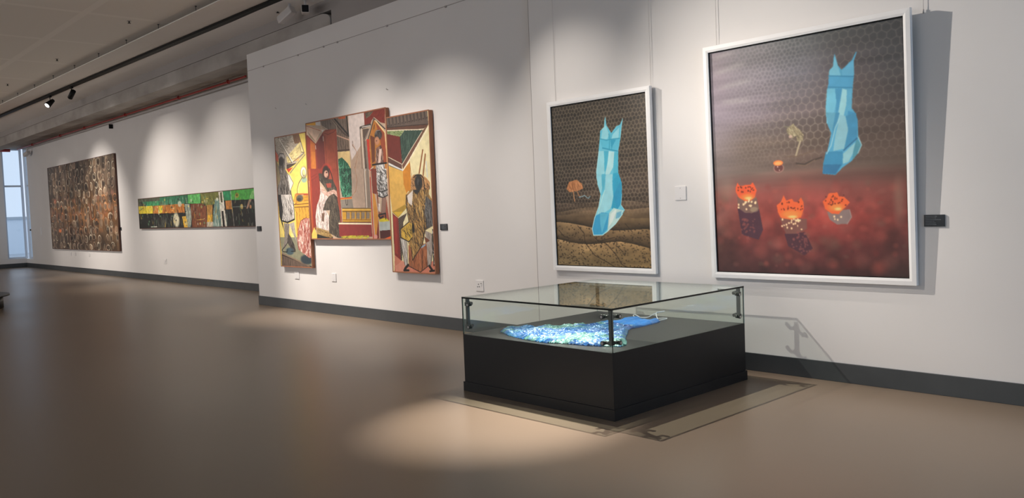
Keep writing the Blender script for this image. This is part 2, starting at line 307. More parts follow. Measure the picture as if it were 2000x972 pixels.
ART={
'left':dict(pl=0.0,x0=-12.939,x1=-11.895,z0=0.71,z1=2.862,ops='''f|E6CC66|-81,-166 1285,-36 1295,2152 -188,2194
f|8A7A58|-70,204 129,536 153,782 -5,1036 -33,576
f|B0A392|-43,-28 823,2 880,147 980,330 715,459 358,550 96,363 -41,181
w|F0E8D8/5A4A3E/E0D8C8|110,90,9,10,40,3|-7,0 665,5 891,160 780,304 525,392 283,303 11,185
f|7A583E|617,1 823,8 891,154 673,160
w|5A3A28/8F7050|24,80,9,70,20,4|617,1 823,8 891,154 673,160
f|E0CE90|366,357 844,144 947,305 595,434 418,458
w|A08858/F0E4B0/6A5038|45,90,8,-35,15,5|404,361 814,201 923,303 595,434 419,446
f|D8A868|595,434 846,357 873,334 766,434
s|3A2E26|16|111,-2 544,448
s|E8E0D0|26|158,39 581,450
s|4A3C30|10|823,8 891,160 969,318 876,305 840,192
s|5A4A38|10|968,330 569,450 368,454
s|8A8068|22|989,354 737,478 476,617
f|4A3E34|367,466 726,466 511,523 370,551
f|C8452C|358,544 585,528 427,608
f|C8553A|-17,208 114,316 76,423 -8,357
s|3A302A|10|-28,182 104,290
f|6A625A|112,340 317,342 320,548 422,650 476,845 502,1076 -34,1058 3,849 137,696 93,510
w|1A1614/C8C0B8/2A2420|150,170,14,82,30,7|112,340 317,342 320,548 422,650 476,845 502,1076 -34,1058 3,849 137,696 93,510
b|B5ACA4|216,329,107,54,1,0.35
s|2A2422|12|101,321 158,276 284,291 329,349
b|2A2422|195,406,86,73,0.9,0.35
f|DCD4CA|387,624 472,653 570,784 444,916 419,795
s|2A2422|10|412,625 570,784 430,928
b|7FA6A4|925,748,89,46,0.8,0.35
b|6A6248|918,632,103,96,1,0.35
b|ECE8D4|914,624,85,80,1,0.35
b|8A8260|922,642,51,58,1,0.35
b|F0E08A|932,632,38,40,1,0.35
s|6A6040|18|870,704 740,798 681,890 685,973
s|D8D8B8|8|830,743 735,845 710,962
f|B8823A|601,958 1055,976 1077,1104 525,1088
s|B04028|12|637,960 1043,975
f|8A8A90|733,981 1042,987 1016,1009 755,1000
f|D69F3A|559,997 1087,991 1054,1691 603,1704 577,1203
h|7A4A18|105,12,84,3|578,1190 1068,1178 1041,1691 591,1692
s|6A4218|12|558,1132 1048,1127
s|6A4218|14|567,1177 1043,1177
f|C8902C|625,999 1060,1009 1041,1078 640,1102
s|7A4A20|10|626,993 639,1115 545,1131
s|8A6030|8|907,1022 1047,1021 1041,1078 902,1080
s|A03A28|14|886,983 1062,996
b|5A5448|752,1036,108,56,1,0.35
b|3A362E|724,1054,72,26,1,0.35
f|E2CC70|31,1348 137,1521 163,1666 24,1666
f|8C8A70|10,1666 647,1666 1071,1892 1083,2144 37,1925
f|EAD88A|319,1483 391,1445 528,1666 421,1666
f|1E1A18|5,951 130,955 184,1219 124,1389 173,1574 34,1322
w|5A524A/000000|20,120,10,80,20,9|5,951 130,955 184,1219 124,1389 173,1574 34,1322
f|C6BEB6|117,955 483,968 548,1100 545,1382 313,1418 108,1409 170,1219
w|1A1614/1A1614/F4F0EA/8A827A|110,130,11,80,60,11|117,955 483,968 548,1100 545,1382 313,1418 108,1409 170,1219
s|141210|26|110,1389 299,1420 538,1372
s|141210|16|483,968 544,1138 546,1369
f|857B72|175,1429 365,1438 332,1614 216,1812 84,1878 174,1692
w|2A2420/B8AEA4|26,130,10,95,20,12|175,1429 365,1438 332,1614 216,1812 84,1878 174,1692
f|4A423C|308,1588 394,1666 513,1808 531,1886 423,1900 313,1797 250,1745
w|141210/8A8078|30,100,10,65,20,13|308,1588 394,1666 513,1808 531,1886 423,1900 313,1797 250,1745
f|AEA49A|351,1444 528,1414 542,1537 584,1756 456,1588
w|4A423C/D8D0C8|20,130,10,75,10,14|351,1444 528,1414 542,1537 584,1756 456,1588
b|3C525C|329,1895,135,59,0.9,0.35
s|141210|14|278,1745 159,1824 56,1878 95,1904 232,1910 265,1863
s|141210|12|380,1796 507,1860 516,1899 370,1894
f|68564A|37,1925 1071,2144 25,2158
w|2E2420/8A7666|60,140,9,88,10,15|37,1925 1071,2144 25,2158
s|2E2420|14|47,1958 1046,2137
s|8A7460|26|50,1931 619,2052 947,2121
b|2E3A42|881,2021,202,77,0.95,0.35
f|B87060|647,1538 740,1398 898,1356 1074,1365 1099,1616 1075,1980 960,1994 738,1910 626,1860 591,1692
w|F0DCCC/8A3028/D8A090/7A2A24/FFF4E8|150,170,20,100,80,17|647,1538 740,1398 898,1356 1074,1365 1099,1616 1075,1980 960,1994 738,1910 626,1860 591,1692
s|6A2A24|10|626,1860 591,1692 660,1538 753,1398 898,1356'''),
'middle':dict(pl=-0.004,x0=-11.872,x1=-9.652,z0=1.169,z1=2.99,ops='''f|C0A68E|-220,-344 2522,-23 2359,2038 -476,2085
f|E9A81E|-29,-7 305,1 310,58 -9,25
f|D6D0CA|305,1 451,-2 454,78 310,58
f|DDBBA2|-33,30 492,143 275,293 50,136 -3,304
s|B05A40|8|-10,33 249,103 446,155
f|9A8468|51,124 254,280 273,316 122,224
f|76665A|450,2 1216,5 1242,321 892,257 496,101
h|3A2E26|70,9,84,5|450,2 1216,5 1242,321 892,257 496,101
s|241E1A|30|853,1 1231,288
s|4A3C32|24|777,10 1102,249 1238,320
s|C8B8A0|6|777,15 925,128 917,216
s|241E1A|34|1216,6 1239,311
f|B85428|958,2 1186,6 1166,45 997,33
s|D8C0A8|8|497,87 666,159
f|E8E0D8|481,143 558,150 488,188
f|7C6858|900,215 1248,321 1250,526 921,513
h|3A2C22|60,10,86,6|900,215 1248,321 1250,526 921,513
s|D0A48C|16|902,264 1255,365
s|4A3A2E|22|922,497 1242,505
f|F0D090|921,513 1250,526 1260,861 922,844
f|8C3628|16,174 282,340 522,180 601,154 911,172 912,942 -40,894
f|B4622A|117,268 259,337 260,784 88,902
F|D08030|145,454 258,464 256,715 135,776
f|742C26|293,347 531,192 551,666 308,764
f|A34C34|522,180 896,172 896,942 559,925 536,485
s|6E281E|10|553,200 659,232 833,208 889,180
s|6E281E|10|571,240 582,690 571,914
s|6E281E|10|873,234 873,796
s|6E281E|10|604,804 882,819
s|6E281E|9|728,865 877,874
s|D9481C|26|0,397 -20,885
s|D8C8B8|16|514,252 519,315
s|D8C8B8|14|272,368 279,420
s|5A2018|9|44,194 271,339
s|6E281E|9|106,832 272,784
f|8A3428|26,710 356,730 344,1090 157,1668 12,1802 13,1318
f|9C4631|675,748 895,761 940,1686 764,1684 719,989
s|6E281E|12|894,768 952,1674
s|E09040|12|31,716 37,1318 60,1802
s|C04A20|16|69,719 71,1342 89,1802
s|6E281E|9|84,851 279,801
s|6E281E|9|91,900 274,848
f|E8CA62|106,1632 189,1752 190,1818 22,1820 23,1740
f|2A2622|186,1740 644,1778 674,1818 178,1818
f|A98A52|150,1626 560,1707 676,1788 574,1800 186,1740
w|6A4A28/D8C080/5A3A28|40,90,12,20,20,21|150,1626 560,1707 676,1788 574,1800 186,1740
f|DACBC2|365,996 480,1118 630,1217 480,1352 571,1473 551,1684 172,1638 166,1465 231,1288 323,1184
w|6A4438/FFFAF4/8A6458/F4ECE6|150,150,12,95,40,22|365,996 480,1118 630,1217 480,1352 571,1473 551,1684 172,1638 166,1465 231,1288 323,1184
f|4A4136|326,799 464,812 592,901 737,914 835,1050 842,1213 889,1410 909,1662 1099,1710 1111,1818 798,1800 558,1725 569,1496 614,1380 397,1380 492,1236 613,1158 489,1024 338,912
w|1E1A16/948672/241E1A/6A5C4A|230,110,12,80,90,23|326,799 464,812 592,901 737,914 835,1050 842,1213 889,1410 909,1662 1099,1710 1111,1818 798,1800 558,1725 569,1496 614,1380 397,1380 492,1236 613,1158 489,1024 338,912
f|CAA392|373,984 527,1102 756,1068 831,1096 850,1190 750,1128 613,1158 477,1148 392,1080
w|F0D8CC/8A5A48|24,80,9,20,30,24|373,984 527,1102 756,1068 831,1096 850,1190 750,1128 613,1158 477,1148 392,1080
f|A64838|536,968 680,969 681,1032 568,1034
f|7A5C4A|359,1416 451,1418 419,1552 358,1540
s|1E1A16|8|391,1446 381,1540
b|C83C2A|571,772,139,104,0.8,0.35
b|32241E|545,804,108,112,1,0.35
b|CDA08A|550,823,63,55,1,0.35
b|5A3428|568,800,27,12,1,0.35
b|A04838|578,860,18,6,1,0.35
s|32241E|22|652,752 710,848 737,920
f|1F6044|921,622 1028,602 1183,700 1248,775 1252,958 933,942
w|58B88A/0E2A20/2F8A60/90D8B0|70,120,18,100,120,26|921,622 1028,602 1183,700 1248,775 1252,958 933,942
f|1C563E|939,759 1268,779 1268,1170 1155,1210 986,1188 944,1056
w|4AA87C/0C241C/2F8A60/8AD0A8/0C241C|130,130,18,100,140,27|939,759 1268,779 1268,1170 1155,1210 986,1188 944,1056
s|D6581E|22|940,1214 1261,1207
s|E8B030|8|939,1225 1259,1220
f|8C8276|939,1227 1275,1230 1278,1364 944,1360
s|3A342E|12|1068,1232 1086,1312 1125,1306 1132,1234
s|3A2E26|14|1291,1217 1292,1368
f|DACBC4|1256,6 1680,7 1677,203 1566,208 1563,466 1297,664 1262,501
f|BCA08A|1297,664 1563,461 1638,942 1264,922
f|7C2C22|1680,10 2205,1 2193,218 2086,192 1937,105 1868,139 1826,194 1677,198
w|5A1C16/9A4030|30,80,8,-40,20,28|1700,115 2173,22 2159,194 1946,99
f|5E5040|1704,22 1926,14 1827,77 1720,103
w|2A241E/9A8A74|14,70,8,-30,10,29|1704,22 1926,14 1827,77 1720,103
f|5C4C42|1621,240 1812,247 1664,417 1705,829 1640,804
f|8C7A6C|1664,417 1752,393 1753,821 1698,840
s|4A4038|40|1565,218 1826,200
s|D8D0C8|12|1614,212 1824,212
s|4A4038|12|1554,228 1570,938
s|E0D8CC|15|1589,231 1624,941
s|9A9088|10|1646,405 1823,232
f|B5742E|1781,385 1924,143 2183,337 2213,970 1796,950
f|98482A|1968,180 2173,353 2196,736 2083,780 2064,461
f|6C3A22|1813,345 1926,386 1904,716 1827,743
s|2E241E|20|1751,402 1839,264 1926,120 2187,289
s|A89C8C|8|1734,385 1918,106 2188,277
s|EBCB94|20|1964,154 2178,337 2194,472 2213,970
s|3A2A20|8|2218,352 2239,973
f|C83A28|1714,392 1780,400 1793,844 1742,841
s|3A2A24|14|1928,212 1914,267
f|8A5C4A|1937,542 2061,501 2117,587 2113,751 1914,753
w|1A1412/D8B8A8/3A2A24|60,90,11,80,30,30|1937,542 2061,501 2117,587 2113,751 1914,753
f|DCC0B2|2028,559 2084,554 2040,745 1975,752
b|342C2A|2014,359,91,69,1,0.35
b|BC8462|1977,438,59,59,1,0.35
b|5A3A2C|1965,437,18,8,1,0.35
s|9A9490|8|1935,347 1967,297 2059,296
w|A8A098/1A1614|20,60,8,80,40,31|1948,296 2077,297 2095,412 2033,396 1963,349
f|D6D2CE|1919,759 2139,768 2132,966 1902,954
w|1A1614/FFFFFF/6A6460|50,100,13,60,60,32|1919,759 2139,768 2132,966 1902,954
s|161210|24|1834,765 2188,760
s|D8D2CC|12|1647,831 1753,832 1850,796
s|4A4038|12|1660,795 1675,848
s|9A6A4A|9|1327,442 1429,535 1451,622 1367,788 1374,928
s|C8A488|9|1348,433 1455,570 1424,706 1396,789 1404,930
s|6A4A38|12|1342,389 1345,465
f|BCA28E|1290,785 1620,805 1634,1360 1280,1364 1250,1182
f|8C7C6E|1659,808 1731,812 1747,1362 1657,1366
s|E0D8CC|16|1621,811 1633,1366
s|4A3A30|9|1601,809 1612,1360
s|9A6A4A|9|1364,773 1419,966 1364,1118 1232,1198
s|C8A488|9|1384,775 1396,998 1332,1128 1263,1199
f|7A3424|1793,816 1933,824 1928,1184 1803,1168
f|8A4A34|1929,824 1944,1217 1936,1432 2012,1445 2140,1266 2192,1544 1937,1540 1901,1150
f|D08C36|1800,1158 1860,1186 1927,1496 1880,1758 1812,1758
s|B83A24|26|1761,808 1765,1146 1772,1812
s|E0C8A8|12|1758,840 1760,928
f|782A20|1925,1518 1855,1756 1865,1816 1923,1816
b|D89484|1833,1784,43,32,1,0.35
f|CBBB22|1936,1542 2120,1514 2199,1568 1943,1574
f|A9B1AD|1943,1574 2205,1570 2202,1694 1943,1698
f|4A1A18|1943,1698 2210,1688 2248,1768 2019,1818 1942,1820
f|E86020|2019,1818 2258,1766 2262,1826
f|9A4A38|2141,1246 2190,1566 2119,1522
f|D4D0CC|1929,824 2178,839 2179,1205 2066,1240 1944,1224 1920,1044
w|141210/141210/FFFFFF/6A6460/3A3634|120,110,13,50,70,33|1929,824 2178,839 2179,1205 2066,1240 1944,1224 1920,1044
s|141210|14|1923,1130 2035,1156 2179,1130
s|141210|16|1945,1207 2067,1238 2179,1205
f|8A6A5C|2038,1237 2142,1235 2106,1447 1999,1477
f|E0D8D0|1936,1314 1980,1320 1960,1422 1934,1410
s|3A2A24|8|2038,1242 2000,1466
s|161210|22|1932,1476 2010,1467 2105,1458 2105,1532
s|161210|24|1931,1492 1977,1520 2045,1498
s|EBCB94|20|2203,836 2223,1576
s|5A3A28|8|2231,836 2240,1756
f|C8942E|965,1362 1742,1376 1733,1576 964,1566
f|8A7A68|1089,1420 1174,1422 1165,1516 1080,1516
s|3A2A18|10|1081,1412 1071,1522
f|8A7A68|1227,1422 1310,1424 1302,1520 1218,1518
s|3A2A18|10|1219,1414 1209,1524
f|8A7A68|1362,1426 1444,1426 1436,1522 1353,1520
s|3A2A18|10|1354,1418 1345,1526
f|8A7A68|1495,1428 1576,1430 1567,1524 1487,1522
s|3A2A18|10|1487,1420 1478,1528
f|8A7A68|1626,1430 1705,1432 1697,1526 1618,1524
s|3A2A18|10|1618,1424 1609,1530
s|3A2A18|10|970,1406 1738,1422
s|3A2A18|9|970,1358 1746,1376
s|3A2A18|10|964,1566 1729,1576
s|7A4A18|8|963,1530 1731,1542
s|F0D070|8|977,1376 1724,1392
f|8A302C|843,1570 1738,1580 1747,1784 856,1784
s|EADCBC|24|853,1584 1727,1598
w|B8B428/D8C840/A0A020|70,90,16,0,20,35|891,1768 1653,1762 1678,1820 897,1822'''),
'right':dict(pl=-0.016,x0=-9.633,x1=-8.66,z0=0.718,z1=2.847,ops='''f|DFD3A6|-154,-225 1447,-36 1463,2246 -366,2323
f|60524A|-47,7 941,-1 957,187 -8,141
s|1E1814|9|-18,8 -2,131
s|8A7866|7|24,18 35,117
b|3A2E28|40,115,16,9,1,0.35
s|1E1814|9|69,7 83,129
s|8A7866|7|108,17 120,115
b|3A2E28|124,114,16,9,1,0.35
s|1E1814|9|153,5 168,127
s|8A7866|7|192,15 205,113
b|3A2E28|210,112,16,9,1,0.35
s|1E1814|9|237,5 252,126
s|8A7866|7|277,15 288,112
b|3A2E28|293,111,16,9,1,0.35
s|1E1814|9|320,4 335,124
s|8A7866|7|360,13 371,110
b|3A2E28|376,109,14,9,1,0.35
s|1E1814|9|402,3 416,123
s|8A7866|7|441,13 453,110
b|3A2E28|457,108,14,9,1,0.35
s|1E1814|9|485,2 498,121
s|8A7866|7|521,12 534,108
b|3A2E28|537,106,16,9,1,0.35
s|1E1814|9|564,1 578,119
s|8A7866|7|601,10 614,106
b|3A2E28|617,105,16,9,1,0.35
s|1E1814|9|644,1 657,118
s|8A7866|7|681,10 692,105
b|3A2E28|697,103,14,9,1,0.35
s|1E1814|9|723,-1 736,116
s|8A7866|7|759,9 771,103
b|3A2E28|774,102,16,9,1,0.35
s|1E1814|9|800,-1 814,115
s|8A7866|7|836,8 848,102
b|3A2E28|851,101,16,8,1,0.35
s|1E1814|9|877,-2 891,113
s|8A7866|7|913,7 925,101
b|3A2E28|928,99,14,9,1,0.35
s|2A201A|9|-27,134 942,182
f|5E3E30|-8,141 957,187 832,243 5,172
f|7F8F5C|3,183 415,213 312,288 12,223
w|3A4A28/B0B890|30,60,7,10,20,40|3,183 415,213 312,288 12,223
s|DED0B8|12|3,179 240,194 435,208 719,232 865,235
f|6E2C22|8,223 312,288 335,656 11,536
h|4A1812|22,6,86,7|8,223 312,288 335,656 11,536
f|33483E|312,288 419,213 841,248 342,656
w|16241C/5A7264/1E2E26|110,120,7,105,10,41|312,288 419,213 841,248 342,656
s|1A1412|8|312,288 335,656
f|6C4838|841,244 957,185 351,741 330,660
s|DED0B8|10|809,266 569,461 338,661
s|EADFC8|14|954,217 501,613 339,744
f|5A3C30|8,538 335,658 328,735 1,619
s|DED0B8|7|8,540 330,662 328,732
s|D8D8D4|22|5,625 181,689 339,744
s|6A6A64|14|22,656 200,713 325,751
f|D2A550|2,660 344,755 352,1023 -7,1008
f|C47E22|344,752 508,641 527,1030 349,1023
s|8A4A18|9|508,636 537,884
s|8A5228|26|809,507 710,799
s|8A5228|26|860,566 794,831
s|C0C8CC|16|871,660 884,858
s|F0EACC|8|826,525 751,806
f|D2A550|-5,904 342,920 409,1063 370,1209 50,1298
f|C47E22|342,920 537,929 409,1063
f|C0863A|1005,951 1085,955 1101,2142 960,2147 1016,1577
f|A05A38|1028,952 1085,955 1101,2142 992,2146
f|A4842E|43,1298 357,1205 406,1242 184,1381
f|CCA632|66,1298 313,1301 185,1363
f|7A2620|50,1311 184,1385 210,1966 57,1891
F|A83A2C|73,1351 139,1378 144,1887 79,1862
f|5A4C40|184,1385 399,1316 301,1445 232,1963 201,1967
h|2A2018|26,8,-35,8|184,1385 399,1316 301,1445 232,1963 201,1967
f|C67A62|57,1891 210,1966 464,2035 1005,1947 1002,2114 37,2141
F|DC9A84|63,2046 251,1963 373,2089 79,2137
f|9A5A38|394,1754 806,1726 857,2013 640,2122 381,2040
w|4A2A1A/C08058|50,200,11,88,10,43|394,1754 806,1726 857,2013 640,2122 381,2040
s|1A1412|10|381,2038 640,2113 846,2013
s|1A1412|8|695,1803 685,2080
f|161414|938,1540 1005,1553 1005,2015 928,2026
w|F0ECE4/F0ECE4/161414|40,50,12,60,80,44|938,1540 1005,1553 1005,2015 928,2026
f|B2AAA0|211,1658 370,1703 361,2028 290,2030 248,1859
w|FFFFFF/5A524C|20,200,9,82,10,45|211,1658 370,1703 361,2028 290,2030 248,1859
s|1A1614|10|211,1665 248,1859 294,2027
s|1A1614|9|364,1716 357,2025
f|9C9086|777,1551 928,1602 938,1825 876,2019 809,2020 803,1751
w|D8D0C8/5A524C|20,200,9,88,10,46|777,1551 928,1602 938,1825 876,2019 809,2020 803,1751
s|1A1614|10|926,1608 931,1825 877,2012
f|6E3E2A|761,1633 880,1691 784,1726
f|8AA0B0|665,1778 774,1733 782,1752 697,1790
f|9C7640|396,1076 612,933 928,948 897,1082 987,1184 986,1491 797,1554 720,1752 598,1844 474,1958 458,1831 386,1703 235,1652 221,1535 428,1437 381,1190
w|120E0C/120E0C/D0A458/120E0C/5A4428/E0C080|280,130,13,75,70,47|396,1076 612,933 928,948 897,1082 987,1184 986,1491 797,1554 720,1752 598,1844 474,1958 458,1831 386,1703 235,1652 221,1535 428,1437 381,1190
f|C09A3C|239,1535 426,1447 528,1474 493,1652 407,1703 252,1652
w|14100E/E0BC50|40,110,11,60,60,48|239,1535 426,1447 528,1474 493,1652 407,1703 252,1652
f|D2C8BE|418,1089 553,1018 515,1226 432,1179
f|5C5A58|829,1104 957,1176 976,1491 819,1542 788,1327
w|1A1816/8A8886/14100E|50,120,12,80,50,49|829,1104 957,1176 976,1491 819,1542 788,1327
s|14100E|14|396,1076 381,1190 428,1437
s|14100E|14|221,1535 230,1652 406,1709 493,1652
s|14100E|14|758,1239 780,1364 777,1551 700,1752 474,1958 454,1754
s|14100E|13|428,1440 220,1541
s|14100E|12|563,1019 553,1448
b|161412|521,1524,29,70,1,0.35
f|242220|527,929 780,941 643,1085 582,1045
s|161412|40|287,2079 367,2025
s|161412|30|266,2099 377,2096
s|161412|40|845,2026 903,2080
s|161412|26|851,2094 954,2082
f|B08050|515,872 580,814 730,816 857,867 938,937 926,1026 508,1009
w|161210/161210/E0B078|60,70,11,60,90,50|515,872 580,814 730,816 857,867 938,937 926,1026 508,1009
b|262422|685,925,86,105,1,0.35
b|4A4846|678,914,26,44,0.8,0.35
b|161412|700,942,16,31,1,0.35
s|100E0C|16|578,853 636,822 748,828 800,875 809,1008'''),
'small':dict(pl=-0.035,x0=-6.425,x1=-5.12,z0=0.891,z1=2.626,ops='''s|2A2016|7|323,1302 410,1382 421,1483 549,1616 707,1679 819,1731
s|2A2016|7|558,1426 601,1460 716,1492 839,1600 919,1707 973,1727
s|2A2016|6|37,1346 114,1415 208,1438
s|2A2016|6|977,1287 1069,1373
s|2A2016|6|857,1513 938,1577
s|2A2016|5|18,1729 147,1714
s|2A2016|6|600,1471 832,1426
f|B87A4C|179,901 221,829 331,809 408,855 423,906 363,926 294,934 216,935
w|E0A070/8A5430|30,80,10,80,60,60|179,901 221,829 331,809 408,855 423,906 363,926 294,934 216,935
s|C08A5C|12|272,916 284,973 292,1036
s|B07A50|10|325,919 361,982 383,994
s|8AB0BC|8|360,996 406,991 437,981 488,1014 518,993
f|66C0D6|758,214 770,184 780,272 841,359 910,297 960,285 998,225 980,312 960,421 924,549 912,771 937,808 922,788 947,859 951,987 933,1094 979,1148 947,1190 852,1286 735,1366 669,1404 544,1406 528,1337 567,1227 631,1107 665,987 630,876 617,766 615,744 660,529 677,437 696,326 745,294
f|56B6CE|693,325 763,281 843,362 965,290 957,420 912,548 715,504 681,417
f|8FD2DE|724,310 769,271 813,367 787,418 699,410
f|8CCDD9|859,373 951,309 936,418 838,422
s|3AA0BC|14|809,367 817,418 807,520
f|2E9CBC|827,424 900,431 851,492 836,537
s|2790B0|11|716,502 823,529 912,548
s|2E96B4|9|692,406 773,427 840,422 953,422
f|94D4DE|666,529 731,534 735,751 701,827 619,822 627,703
f|48B0CA|735,535 798,539 761,711 729,751
f|AEDCE0|798,539 871,552 848,706 756,829 722,828 777,651
f|4CB2CA|871,555 924,559 908,771 845,778
f|2FA4C4|843,772 906,766 945,839 823,833
s|B8E4E8|6|664,529 624,713 617,807
s|9CD8DE|6|997,228 977,311 957,420
s|9CD8DE|6|767,189 749,290 696,326
f|8ED0DC|617,766 689,770 707,869 666,976 627,876
f|54B2CA|689,770 747,773 728,870 696,956 685,868
f|96D2DC|747,773 839,778 826,907 837,1048 788,1133 715,1166 613,1189 672,1004 725,935
f|2E9EC0|832,843 918,783 953,870 951,987 927,1093 875,1148 803,1125 839,994
f|2A92B8|839,994 940,848 948,987 931,1083 880,1141
f|389AC4|568,1207 672,1165 769,1178 739,1339 665,1399 544,1399 532,1338
f|5AB4D0|643,1173 765,1178 726,1251 662,1382 645,1294
f|B6D6D0|769,1178 834,1123 928,1147 972,1148 870,1264 738,1363
f|6EAEC4|871,1173 939,1156 925,1217 854,1237
f|D4E4DC|786,1187 859,1140 872,1151 811,1264 759,1317
s|C4ECEC|8|665,987 631,1107 567,1227 528,1337 544,1404 669,1402 735,1366 852,1286 947,1190
s|C4ECEC|6|725,935 678,1032 613,1184
s|B0E0E4|5|951,987 933,1094 976,1146'''),
'large':dict(pl=-0.035,x0=-4.369,x1=-2.641,z0=0.883,z1=2.877,ops='''f|84765A|732,761 768,735 800,716 824,744 860,773 890,816 882,869 831,871 823,818 788,838 760,818 742,785
w|C8BC98/4A4030/A89C78/B8AC88|60,40,6,50,60,70|732,761 768,735 800,716 824,744 860,773 890,816 882,869 831,871 823,818 788,838 760,818 742,785
s|A8987C|16|859,867 836,926 816,982
b|C8A898|772,822,17,13,0.8,0.35
s|6A6A48|5|761,741 718,733
s|A8A078|6|787,737 803,719
b|9C7468|652,1081,50,39,0.9,0.1
b|5E3230|652,1078,40,32,0.95,0.1
b|F07C3A|648,1037,46,23,1,0.1
b|F8A860|648,1040,32,15,0.9,0.35
b|F0D0C0|642,1069,6,5,1,0.35
b|F0D0C0|658,1098,5,5,1,0.35
s|6A5444|8|736,988 812,993 898,976 985,949
s|3E322A|12|816,1051 890,1064 952,1037 1042,1015
s|7A6250|6|828,1063 897,1073 982,1033
f|4A2A36|234,1411 449,1426 481,1610 434,1697 269,1651
f|482630|683,1644 872,1632 938,1769 863,1829 715,1751
f|75584E|234,1312 429,1324 449,1418 382,1461 306,1456 240,1411
b|A89474|401,1430,41,23,0.6,0.35
f|764A42|643,1506 892,1520 894,1603 808,1644 696,1644
f|84706C|1074,1466 1265,1447 1280,1512 1242,1568 1152,1569 1094,1530
s|A8948C|5|1265,1456 1279,1512 1240,1568
f|E2582E|221,1265 224,1228 244,1185 261,1214 295,1216 325,1209 372,1211 396,1188 413,1216 433,1261 410,1323 367,1351 309,1351 252,1320
f|E6602F|620,1399 660,1372 688,1315 712,1362 747,1351 768,1350 780,1372 815,1377 848,1337 869,1378 869,1437 840,1507 752,1525 656,1509 630,1461
f|E6602F|1039,1379 1077,1347 1093,1314 1166,1309 1178,1341 1224,1347 1269,1392 1244,1420 1204,1450 1174,1484 1114,1483 1058,1441
b|F28A40|340,1316,60,26,0.85,0.9
b|F28A40|753,1478,86,34,0.85,0.9
b|F28A40|1154,1430,60,28,0.85,0.9
b|FFC878|348,1329,34,13,0.9,0.9
b|FFC878|764,1501,39,12,0.9,0.9
b|FFC878|1168,1444,27,12,0.9,0.9
b|4A1A12|349,1262,8,8,0.9,0.35
b|4A1A12|369,1272,4,6,0.9,0.35
b|4A1A12|401,1259,9,5,0.9,0.35
b|4A1A12|325,1235,7,7,0.9,0.35
b|4A1A12|250,1230,6,8,0.9,0.35
b|4A1A12|373,1233,8,4,0.9,0.35
b|4A1A12|349,1230,5,8,0.9,0.35
b|4A1A12|282,1232,8,7,0.9,0.35
b|4A1A12|295,1271,6,7,0.9,0.35
b|4A1A12|282,1269,6,8,0.9,0.35
b|4A1A12|393,1241,7,5,0.9,0.35
b|4A1A12|272,1224,7,6,0.9,0.35
b|4A1A12|248,1254,7,6,0.9,0.35
b|4A1A12|381,1250,7,6,0.9,0.35
b|4A1A12|364,1227,8,4,0.9,0.35
b|4A1A12|369,1268,5,7,0.9,0.35
b|4A1A12|728,1410,4,4,0.9,0.35
b|4A1A12|690,1439,5,7,0.9,0.35
b|4A1A12|841,1441,6,6,0.9,0.35
b|4A1A12|760,1426,4,7,0.9,0.35
b|4A1A12|815,1434,5,8,0.9,0.35
b|4A1A12|672,1389,7,8,0.9,0.35
b|4A1A12|723,1437,5,5,0.9,0.35
b|4A1A12|719,1378,5,4,0.9,0.35
b|4A1A12|792,1445,5,4,0.9,0.35
b|4A1A12|853,1410,6,5,0.9,0.35
b|4A1A12|773,1431,7,5,0.9,0.35
b|4A1A12|664,1435,4,6,0.9,0.35
b|4A1A12|824,1377,7,8,0.9,0.35
b|4A1A12|781,1428,4,5,0.9,0.35
b|4A1A12|684,1430,4,6,0.9,0.35
b|4A1A12|856,1435,7,5,0.9,0.35
b|4A1A12|752,1422,7,6,0.9,0.35
b|4A1A12|736,1376,7,8,0.9,0.35
b|4A1A12|848,1417,5,5,0.9,0.35
b|4A1A12|672,1384,7,7,0.9,0.35
b|4A1A12|727,1426,7,7,0.9,0.35
b|4A1A12|788,1426,5,6,0.9,0.35
b|4A1A12|1112,1370,6,7,0.9,0.35
b|4A1A12|1114,1410,6,6,0.9,0.35
b|4A1A12|1064,1374,5,6,0.9,0.35
b|4A1A12|1144,1400,6,6,0.9,0.35
b|4A1A12|1124,1384,6,7,0.9,0.35
b|4A1A12|1124,1401,6,7,0.9,0.35
b|4A1A12|1234,1414,5,6,0.9,0.35
b|4A1A12|1090,1400,8,5,0.9,0.35
b|4A1A12|1184,1392,6,5,0.9,0.35
b|4A1A12|1200,1381,6,6,0.9,0.35
b|4A1A12|1172,1397,6,6,0.9,0.35
b|4A1A12|1068,1341,5,6,0.9,0.35
b|4A1A12|1101,1387,5,4,0.9,0.35
b|4A1A12|1146,1349,4,5,0.9,0.35
b|4A1A12|1118,1345,6,3,0.9,0.35
b|4A1A12|1144,1362,6,6,0.9,0.35
b|4A1A12|1104,1406,4,5,0.9,0.35
b|4A1A12|1112,1364,4,7,0.9,0.35
b|4A1A12|1130,1332,4,5,0.9,0.35
b|4A1A12|1160,1359,4,8,0.9,0.35
b|4A1A12|1207,1368,7,6,0.9,0.35
b|4A1A12|1128,1341,6,6,0.9,0.35
b|4A1A12|1231,1415,5,5,0.9,0.35
b|4A1A12|1220,1333,4,6,0.9,0.35
b|F8D0A0|354,1346,8,11,1,0.35
b|F8D0A0|311,1375,8,7,1,0.35
b|F8D0A0|414,1372,11,11,1,0.35
b|F8D0A0|349,1358,10,9,1,0.35
b|F8D0A0|317,1363,11,9,1,0.35
b|F8D0A0|295,1379,8,9,1,0.35
b|F8D0A0|322,1361,11,10,1,0.35
b|F8D0A0|247,1383,8,11,1,0.35
b|F8D0A0|381,1358,8,7,1,0.35
b|F8D0A0|418,1364,8,8,1,0.35
b|F8D0A0|357,1394,10,7,1,0.35
b|F8D0A0|377,1363,9,8,1,0.35
b|F8D0A0|296,1384,10,8,1,0.35
b|F8D0A0|374,1393,7,7,1,0.35
